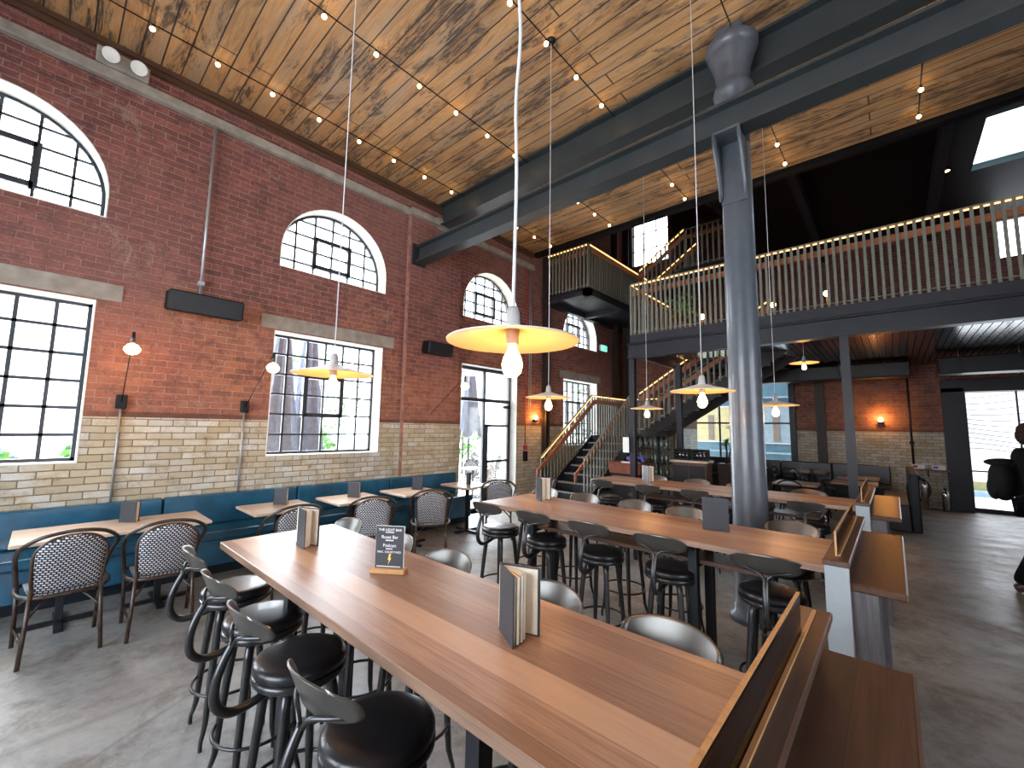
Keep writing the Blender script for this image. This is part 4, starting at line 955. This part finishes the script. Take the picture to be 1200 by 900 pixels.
MB().box((-.36, -.2, 1.06), (.36, .2, 1.10), .004).build('top', 'lwood', sb); MB().box((-.33, -.18, 0), (.33, .18, 1.06)).build('body', 'twood2', sb); MB().box((-.31, -.19, .08), (-.01, -.18, 1.0)).build('door', 'dark', sb); MB().box((.01, -.19, .08), (.31, -.18, 1.0)).build('door', 'dark', sb)
def crate(x, l):
    t = thing('black_crate', l, 'crate', (x, 8.78, 1.10), 0, 'black crates of glasses'); m = MB().box((-.13, -.12, 0), (.13, .12, .01)).box((-.13, -.12, .01), (-.12, .12, .22)).box((.12, -.12, .01), (.13, .12, .22)).box((-.13, .11, .01), (.13, .12, .22))
    for z in (.02, .08, .14, .20): m.box((-.13, -.125, z), (.13, -.115, z+.02))
    m.build('crate_body', 'black', t)
    gl = MB()
    for k in range(3): gl.lathe([(0, 0), (.03, 0), (.033, .15), (0, .15)], (-.075+k*.075, 0, .012), 10)
    tag(gl.build('drinking_glass', 'chrome', t), kind='stuff')
crate(-3.2, 'black crate of glasses on the sideboard next to the wire rack'); crate(-2.86, 'black crate of glasses at the aisle end of the sideboard')
pp = thing('potted_palm', 'green spiky palm in a square brown pot behind the iron column', 'plant', (-3.28, 12.0, .0))
MB().prism([(-.17, -.17), (.17, -.17), (.17, .17), (-.17, .17)], 0, .85, lambda u, v, w: (u*(.8+.25*w), v*(.8+.25*w), w)).build('pot', 'pot', pp)
MB().tube([(0, 0, .83), (.02, 0, 1.1), (0, .02, 1.35)], .025, 8).tube([(.03, 0, .83), (.12, .02, 1.3), (.16, .02, 1.75)], .018, 8).build('stem', 'rattan', pp)
lv = MB()
for k in range(46):
    tall = k % 3 == 0
    b0 = Vector((.16, .02, 1.7)) if tall else Vector((0, .02, 1.28)); a = random.uniform(0, 2*PI); e = random.uniform(.2, 1.3); ln = random.uniform(.25, .42)
    d_ = Vector((math.cos(a)*math.cos(e), math.sin(a)*math.cos(e), math.sin(e))); s_ = d_.cross(Vector((0, 0, 1))).normalized()*.02
    p1 = b0+d_*ln*.5+Vector((0, 0, .02)); p2 = b0+d_*ln-Vector((0, 0, ln*.25))
    lv.sheet([[b0-s_*.4, b0+s_*.4], [p1-s_, p1+s_], [p2-s_*.15, p2+s_*.15]])
tag(lv.build('leaves', 'green', pp))
wc = thing('serving_counter', 'reddish brown counter beside the foot of the stairs with cloth on it', 'counter', (-4.05, 8.2, 0))
MB().box((-.42, -.25, .98), (.30, .25, 1.02), .006).build('top', 'redwood', wc); MB().box((-.40, -.22, .80), (.28, .22, .98)).build('apron', 'redwood', wc); MB().box((-.38, -.2, 0), (.26, .2, .80)).build('body', 'black', wc)
m = MB()
for k in range(14): m.sphere((-4.0+random.uniform(-.16, .2), 8.18+random.uniform(-.1, .1), 1.07+random.uniform(-.015, .05)), random.uniform(.04, .06), (1.3, 1, .8), 6)
tag(m.build('folded_cloths', 'purple'), 'heap of purple and blue cloths on the reddish counter', 'cloth', kind='stuff')
t = thing('paper_tray', 'flat pale tray on the reddish counter in front of the purple cloths', 'tray', (-4.0, 8.02, 1.02)); MB().box((-.17, -.06, 0), (.17, .06, .006)).box((-.17, -.06, .006), (-.16, .06, .025)).box((.16, -.06, .006), (.17, .06, .025)).box((-.17, -.06, .006), (.17, -.05, .025)).build('tray', 'white_pl', t)
t = thing('notice_board', 'small pale notice fixed to the corner post of the balcony', 'notice', (-3.93, 7.77, 1.42)); MB().box((-.09, -.01, -.18), (.04, .0, .12)).build('notice_sheet', 'white_pl', t)
# shelf with cups, hose hoop and canisters on the end wall
t = thing('wall_shelf', 'narrow brown shelf on the cream tiles next to the wide glass door', 'shelf', (.53, YE, .86))
MB().box((-.36, -.22, 0), (.36, 0, .03), .004).build('board', 'redwood', t)
for x in (-.28, .0): MB().box((x, -.2, -.14), (x+.02, 0, 0)).build('bracket', 'black', t)
for x, l in ((.38, 'pinkish white box on the narrow brown wall shelf, nearer the bench'), (.72, 'white box with dark print on the narrow brown shelf, nearer the door')):
    t = thing('napkin_box', l, 'box', (x, YE-.12, .89)); MB().box((-.11, -.05, 0), (.11, .05, .10), .006).build('carton', 'white_pl', t); MB().box((-.09, -.0515, .03), (-.01, -.05, .08)).build('printed_panel', 'purple' if x > .5 else 'red', t)
t = thing('hose_hoop', 'dark hoop hanging on the tiles under the narrow shelf', 'hose', (.36, YE-.05, .42)); MB().tube([(.20*math.cos(2*PI*k/24), -.02, .26*math.sin(2*PI*k/24)) for k in range(24)], .014, 8, True).tube([(.17*math.cos(2*PI*k/24), -.04, .23*math.sin(2*PI*k/24)) for k in range(24)], .012, 8, True).build('hose_coil', 'dark', t); MB().box((-.04, -.02, .2), (.04, .05, .3)).build('hanger', 'dark', t)
for (x, h, l) in ((.45, .62, 'tall steel canister standing under the narrow shelf'), (.78, .45, 'slim white pole stand leaning near the wide glass door')):
    t = thing('steel_canister', l, 'canister', (x, YE-.3, 0)); MB().lathe([(0, 0), (.06, 0), (.06, h-.08), (.05, h-.04), (.02, h), (0, h)], n=16).build('body', 'chrome', t); MB().lathe([(0, h), (.025, h), (.025, h+.05), (0, h+.05)], n=10).build('cap', 'black', t)
# round globe / ceiling camera and upstairs details
t = thing('dome_camera', 'small white dome camera under the balcony edge beside the post', 'camera', (-.72, 8.05, 3.33)); MB().lathe([(0, 0), (.05, 0), (.05, -.03), (0, -.03)], n=16).build('mount', 'white_pl', t); MB().sphere((0, 0, -.06), .05, n=10).build('dome', 'white_pl', t)
for (x, y, z, l) in ((-2.7, 8.6, 3.95, 'small amber lamp glowing upstairs near the corner of the balcony'), (-2.15, 9.1, 4.12, 'small amber lamp glowing upstairs just left of the iron column'), (-1.6, 9.3, 4.15, 'small amber lamp glowing upstairs close beside the iron column'), (-.75, 9.2, 4.18, 'small amber lamp glowing upstairs just right of the iron column')):
    t = thing('table_lantern', l, 'lamp', (x, y, z), 0, 'amber lamps upstairs'); MB().lathe([(0, -.38), (.09, -.38), (.02, -.34), (.015, -.06), (0, -.06)], n=12).build('stand', 'dark', t); MB().sphere((0, 0, 0), .05, n=8).build('bulb', 'bulb', t)
    MB().lathe([(0, 3.55-z), (.2, 3.55-z), (.19, 3.58-z), (.03, 3.6-z), (.03, -.4), (.28, -.395), (.28, -.375), (0, -.375)], n=20).build('pedestal_table', 'twood2', t)
pl = thing('gallery_plant', 'dusty bushy plant upstairs behind the left end of the balcony railing', 'plant', (-3.2, 8.9, 3.55)); MB().lathe([(0, 0), (.16, 0), (.2, .4), (.17, .4), (.15, .35), (0, .35)], n=18).build('pot', 'pot', pl)
lv = MB()
for k in range(150):
    a = random.uniform(0, 2*PI); e = random.uniform(-.3, 1.5); r_ = random.uniform(.12, .42); c_ = Vector((math.cos(a)*math.cos(e)*r_, math.sin(a)*math.cos(e)*r_, .65+math.sin(e)*r_)); n_ = Vector((random.uniform(-1, 1), random.uniform(-1, 1), random.uniform(-1, 1))).normalized(); u_ = n_.orthogonal().normalized()*.05; w_ = n_.cross(u_)*.6
    lv.bm.faces.new([lv.bm.verts.new(c_+p) for p in (u_, w_, -u_, -w_)])
lv.build('leaves', 'green', pl)
for (x, y, l) in ((1.0, 10.8, 'single spotlight glowing in the dark roof above the balcony'),):
    t = thing('roof_spotlight', l, 'lamp', (x, y, 6.55)); MB().lathe([(0, .14), (.05, .14), (.06, 0), (.05, 0), (.045, .1), (0, .1)], n=14).tube([(0, 0, .14), (0, 0, .8)], .008, 6).build('housing', 'black', t); MB().lathe([(0, .02), (.045, .02), (.045, .005), (0, .005)], n=14).build('bulb', 'bulb', t)

# ------------------------------------------------------------------ outside
struct(MB().box((-60, -40, -.25), (-6.62, 50, -.12)).build('ground_outside', 'pave')); struct(MB().box((-6.5, 14.32, -.25), (30, 50, -.12)).build('ground_yard', 'pave'))
def parasol(l, x, y, ztop, zb=.95):
    t = thing('folded_parasol', l, 'parasol', (x, y, -.12), 0, 'folded grey parasols outside'); MB().tube([(0, 0, 0), (0, 0, ztop+.2)], .03, 8).build('pole', 'dark', t); MB().lathe([(0, 0), (.3, 0), (.3, .05), (0, .08)], n=20).build('base', 'dark', t)
    rows = []
    for i in range(12):
        f = i/11; z = ztop-(ztop-zb)*f; r_ = .06+.26*f**.8; row = []
        for k in range(25):
            a = 2*PI*k/24; q = r_*(1+.28*math.cos(8*a+f*2))*(1-.12*math.sin(3*a+2*f)); row.append((q*math.cos(a), q*math.sin(a), z+(.12*math.cos(4*a) if i == 11 else 0)))
        rows.append(row)
    MB().sheet(rows).build('canvas', 'fabric', t)
parasol('folded grey parasol outside the second window', -8.9, 3.05, 3.9, .8); parasol('second folded grey parasol seen through the far panes of the second window', -9.6, 3.85, 4.2, .9); parasol('folded grey parasol hanging outside the glass door', -9.4, 8.5, 3.8, 1.6); parasol('folded grey parasol farther out beyond the glass door', -11.2, 9.3, 4.0, 1.9)
def bush(l, x, y, w, h, n=260, z=-.12):
    t = thing('shrub', l, 'shrub', (x, y, z), 0, 'green shrubs outside'); MB().tube([(0, 0, 0), (0, 0, h*.6)], .04, 6).build('stem', 'rattan', t); lv = MB()
    for k in range(n):
        v_ = Vector((random.gauss(0, 1), random.gauss(0, 1), random.gauss(0, 1))).normalized()*random.uniform(.6, 1); c_ = Vector((v_.x*w/2, v_.y*w/2, h*.55+v_.z*h*.45)); n_ = Vector((random.uniform(-1, 1), random.uniform(-1, 1), random.uniform(-.2, 1))).normalized(); u_ = n_.orthogonal().normalized()*.11; w_ = n_.cross(u_)*.6
        lv.bm.faces.new([lv.bm.verts.new(c_+p) for p in (u_, w_, -u_, -w_)])
    lv.build('leaves', 'green', t)
bush('low green shrub outside the first window', -11.0, -.7, 1.1, 1.4); bush('second low green shrub outside the first window', -11.6, .45, .8, 1.35)
bush('round green shrub outside the second window', -13, 5.6, 1.4, 1.6); bush('leafy tree far outside the second window', -22, 9.5, 4.5, 6.5, 500); bush('green shrub outside the glass door', -11.5, 8.4, 1.0, 1.5); bush('leafy tree outside the last ground floor window', -12, 16.5, 3.5, 5.5, 500); bush('leafy tree farther along outside the last window', -15, 22, 4.5, 6.5, 500); bush('shrub outside the glass door at the tables', -12.5, 11.0, 1.6, 2.9)
for (x, y, w, h, l) in ((-30, 4, 22, 9, 'pale office building far outside the windows'), (-30, 34, 26, 12, 'taller pale building outside beyond the last window'), (-26, -18, 16, 7, 'low pale building outside to the near side')):
    t = thing('outside_building', l, 'building', (x, y, -.12)); MB().box((-5, -w/2, 0), (0, w/2, h)).build('wall', 'facade', t)
    wn = MB().box((-.02, 0, 0), (.03, 1.6, 1.5)).build('window', 'shadow_glass', t); first_w = True
    zz = 1.2
    while zz < h-2:
        yy = -w/2+1
        while yy < w/2-2:
            o = wn if first_w else wn.copy()
            if not first_w: C.objects.link(o)
            first_w = False; o.location = (0, yy, zz); yy += 3.2
        zz += 3.0
car = thing('parked_car', 'dark blue parked car with red tail lights outside the first window', 'car', (-17.5, -1.2, -.12), PI/2)
MB().prism([(-.85, .25), (.85, .25), (.88, .8), (.8, .95), (.62, 1.42), (-.62, 1.42), (-.8, .95), (-.88, .8)], -2.0, 2.0, lambda u, v, w: (u*(1-.0*w), w if v < 1 else w*.62, v)).build('body', 'carblue', car)
MB().box((-.56, -2.0, 1.0), (.56, -1.26, 1.32)).build('rear_window', 'shadow_glass', car)
for s_ in (-1, 1): MB().box((s_*.62-.12, -2.03, .72), (s_*.62+.12, -1.98, .95), .01).build('tail_light', 'carred', car)
for sx_ in (-.75, .75):
    for sy in (-1.3, 1.3): MB().lathe([(0, -.1), (.3, -.1), (.32, 0), (.3, .1), (0, .1)], (sx_, sy, .32), 18, axis=(1, 0, 0)).build('wheel', 'black', car)
t = thing('white_canopy', 'white stretched canopy outside above the glass door', 'canopy', (-7.4, 6.6, 2.75)); MB().solid_sheet([[(-.9+1.5*i/6, -1.8+5.5*j/6, .5*math.sin(PI*i/6)*.4+.1*j) for i in range(7)] for j in range(7)], .02).build('canvas', 'white', t)
for yy in (-1.6, 3.4): MB().tube([(-.85, yy, -2.87), (-.85, yy, .2)], .03, 8).build('pole', 'galv', t)
def out_table(x, y, l):
    t = thing('outdoor_table', l, 'table', (x, y, -.12), 0, 'outdoor tables beyond the glass door'); MB().lathe([(0, .72), (.34, .72), (.35, .735), (.34, .75), (0, .75)], n=24).build('tabletop', 'galv', t); MB().tube([(0, 0, 0), (0, 0, .72)], .025, 8).build('column', 'dark', t); MB().lathe([(0, 0), (.24, 0), (.22, .02), (0, .03)], n=18).build('base', 'dark', t)
out_table(-8.2, 7.6, 'round outdoor table just beyond the glass door'); out_table(-10.4, 10.2, 'round outdoor table farther out beyond the glass door')
for (x, y, rz, l) in ((-7.7, 7.5, -1.4, 'outdoor bistro chair just behind the glass door'), (-8.7, 8.1, 1.2, 'outdoor bistro chair on the far side of the first outdoor table'), (-9.9, 10.0, -1.2, 'outdoor bistro chair between the two outdoor tables'), (-11.0, 10.5, 1.6, 'farthest outdoor bistro chair beyond the glass door')):
    o = dup(CH, (x, y, -.12), rz, l, 'outdoor bistro chairs beyond the door')
# yard behind the end wall
struct(MB().box((-9, 17.6, -.12), (.6, 17.9, 5.5)).build('wall_yard_blue', 'bluewall'))
struct(MB().box((.6, 19.0, -.12), (9, 19.3, 6)).build('wall_yard_white', 'facade'))
w_ = MB()
for k in range(14): w_.tube([(.8+.25*i, 18.97, 1.2+.17*k+.10*math.sin(i*.42+k*.35)) for i in range(26)], .009, 5)
tag(w_.build('wave_relief', 'dark'), 'grey wavy lines on the white yard wall outside the wide door', 'wall relief')
struct(MB().box((.6, 18.85, .02), (9, 19.0, .30)).build('trim_yellow', 'yellow')); struct(MB().box((.6, 18.6, -.12), (9, 18.85, .05)).build('trim_kerb', 'kerb'))
for (x, l, c_) in ((-5.2, 'pale yellow poster on the blue yard wall seen under the stair', 'yellow'), (-3.0, 'pale framed shelf unit on the blue yard wall beside the iron column', 'facade2')):
    t = thing('yard_panel', l, 'panel', (x, 17.58, 1.3)); MB().box((-.7, -.04, 0), (.7, 0, 1.3), .01).build('board', c_, t); MB().box((-.2, -.06, .05), (.0, -.04, 1.0)).build('dark_figure', 'pot', t); MB().box((-.74, -.05, -.04), (.74, -.04, 0)).box((-.74, -.05, 1.3), (.74, -.04, 1.34)).build('frame', 'galv', t)
for z in (.55, .9, 2.9): struct(MB().box((-9, 17.5, z), (.6, 17.6, z+.06)).build('trim_yard_rail', 'facade2'))

# ------------------------------------------------------------------ person walking at the right
pe = thing('person', 'person in black jacket and dark trousers walking in front of the wide glass door', 'person', (1.13, 7.4, 0), PI/2)
# local: faces -y ; rz=PI/2 turns -y to +x (walking towards the right of the picture)
def skinbody(name, verts, edges, radii, mat, parent, sub=2):
    me = bpy.data.meshes.new(name); me.from_pydata(verts, edges, []); o = bpy.data.objects.new(name, me); C.objects.link(o)
    md = o.modifiers.new('s', 'SKIN'); md.use_smooth_shade = True
    for i, r_ in enumerate(radii):
        me.skin_vertices[0].data[i].radius = (r_, r_) if not isinstance(r_, tuple) else r_
    me.skin_vertices[0].data[0].use_root = True
    sb_ = o.modifiers.new('d', 'SUBSURF'); sb_.levels = sub; sb_.render_levels = sub
    dg = bpy.context.evaluated_depsgraph_get(); m2 = bpy.data.meshes.new_from_object(o.evaluated_get(dg)); o.modifiers.clear(); o.data = m2; m2.materials.clear(); m2.materials.append(MT[mat])
    for p in m2.polygons: p.use_smooth = True
    o.parent = parent; return o
v = [(0, 0, .98), (0, .0, 1.15), (0, .01, 1.32), (0, .02, 1.46), (0, .0, 1.54), (0, -.02, 1.60),
     (.10, 0, .92), (.11, -.10, .52), (.11, -.06, .10), (.11, -.16, .05), (-.10, 0, .92), (-.11, .02, .50), (-.11, .20, .14), (-.11, .13, .05),
     (.18, .02, 1.45), (.25, -.0, 1.17), (.22, -.18, 1.0), (.21, -.24, .96), (-.18, .02, 1.45), (-.25, .05, 1.17), (-.24, -.08, .94), (-.24, -.12, .89)]
e = [(0, 1), (1, 2), (2, 3), (3, 4), (4, 5), (0, 6), (6, 7), (7, 8), (8, 9), (0, 10), (10, 11), (11, 12), (12, 13), (3, 14), (14, 15), (15, 16), (16, 17), (3, 18), (18, 19), (19, 20), (20, 21)]
rr = [(.15, .11), (.15, .11), (.17, .12), (.13, .10), .06, .055, .10, .07, .045, .04, .10, .07, .045, .04, .075, .055, .035, .03, .075, .055, .035, .03]
body = skinbody('body', v, e, rr, 'skin', pe)
hd = MB().sphere((0, -.03, 1.715), .1, (.80, .98, 1.18), 14).sphere((0, -.13, 1.70), .018, (.8, 1, 1.3), 8).sphere((0, -.10, 1.655), .03, (1.2, .9, .5), 8).sphere((.08, -.01, 1.70), .022, (.4, 1, 1.4), 8).sphere((-.08, -.01, 1.70), .022, (.4, 1, 1.4), 8)
hd.build('head', 'skin', pe)
MB().sphere((.033, -.117, 1.725), .011, n=8).sphere((-.033, -.117, 1.725), .011, n=8).build('eyes', 'black', pe)
MB().sphere((0, .0, 1.755), .103, (.86, 1.0, .95), 12).sphere((0, .03, 1.70), .098, (.86, .85, 1.1), 10).build('hair', 'hair', pe)
jk = skinbody('jacket', [(0, 0, .86), (0, .0, 1.0), (0, .01, 1.15), (0, .01, 1.32), (0, .02, 1.46), (0, .0, 1.55), (.19, .02, 1.46), (.27, -.0, 1.17), (.235, -.17, 1.01), (-.19, .02, 1.46), (-.27, .05, 1.17), (-.25, -.07, .97)],
         [(0, 1), (1, 2), (2, 3), (3, 4), (4, 5), (4, 6), (6, 7), (7, 8), (4, 9), (9, 10), (10, 11)], [(.21, .165), (.21, .17), (.205, .165), (.215, .165), (.175, .14), .085, .115, .09, .065, .115, .09, .065], 'jacket', pe)
skinbody('trousers', [(0, 0, .98), (.10, 0, .90), (.11, -.10, .52), (.11, -.06, .03), (-.10, 0, .90), (-.11, .02, .50), (-.11, .20, .07)], [(0, 1), (1, 2), (2, 3), (0, 4), (4, 5), (5, 6)], [(.165, .12), .115, .09, .08, .115, .09, .08], 'trouser', pe)
for (x, y, z, a) in ((.11, -.09, .0, 0), (-.11, .16, .04, -.4)):
    MB().box((x-.05, y-.17, z), (x+.05, y+.09, z+.085), .03, rot=Matrix.Rotation(a, 3, 'X'), segs=3).build('shoe', 'shoe', pe)
for s_, (hx, hy, hz) in ((1, (.205, -.25, .945)), (-1, (-.24, -.13, .87))):
    h_ = MB().sphere((hx, hy, hz), .04, (.55, .8, 1.1), 8)
    for k in range(4): h_.tube([(hx, hy-.03+.018*k, hz-.03), (hx-.004*s_, hy-.034+.019*k, hz-.07), (hx-.018*s_, hy-.034+.019*k, hz-.095-.004*(k in (1, 2)))], [.010, .009, .007], 6)
    h_.tube([(hx, hy-.03, hz+.01), (hx-.01*s_, hy-.06, hz-.015), (hx-.015*s_, hy-.065, hz-.045)], [.011, .010, .008], 6); h_.build('hand', 'skin', pe)
bk = thing('backpack', 'bulky dark backpack worn on the back of the walking person', 'backpack', (1.13, 7.4, 0), PI/2)
MB().sphere((0, .235, 1.19), .23, (.80, .50, 1.0), 14).build('main_bag', 'bag', bk); MB().sphere((0, .305, 1.10), .14, (.95, .42, .95), 10).build('front_pocket', 'bag', bk)
MB().sphere((0, .22, 1.39), .17, (.9, .9, .28), 8).build('top_flap', 'bag', bk)
for s_ in (-1, 1): MB().tube([(s_*.12, .16, 1.38), (s_*.13, .02, 1.53), (s_*.14, -.13, 1.42), (s_*.15, -.14, 1.2), (s_*.14, .16, 1.02)], .016, 8, smooth_pts=4).build('strap', 'bag', bk)
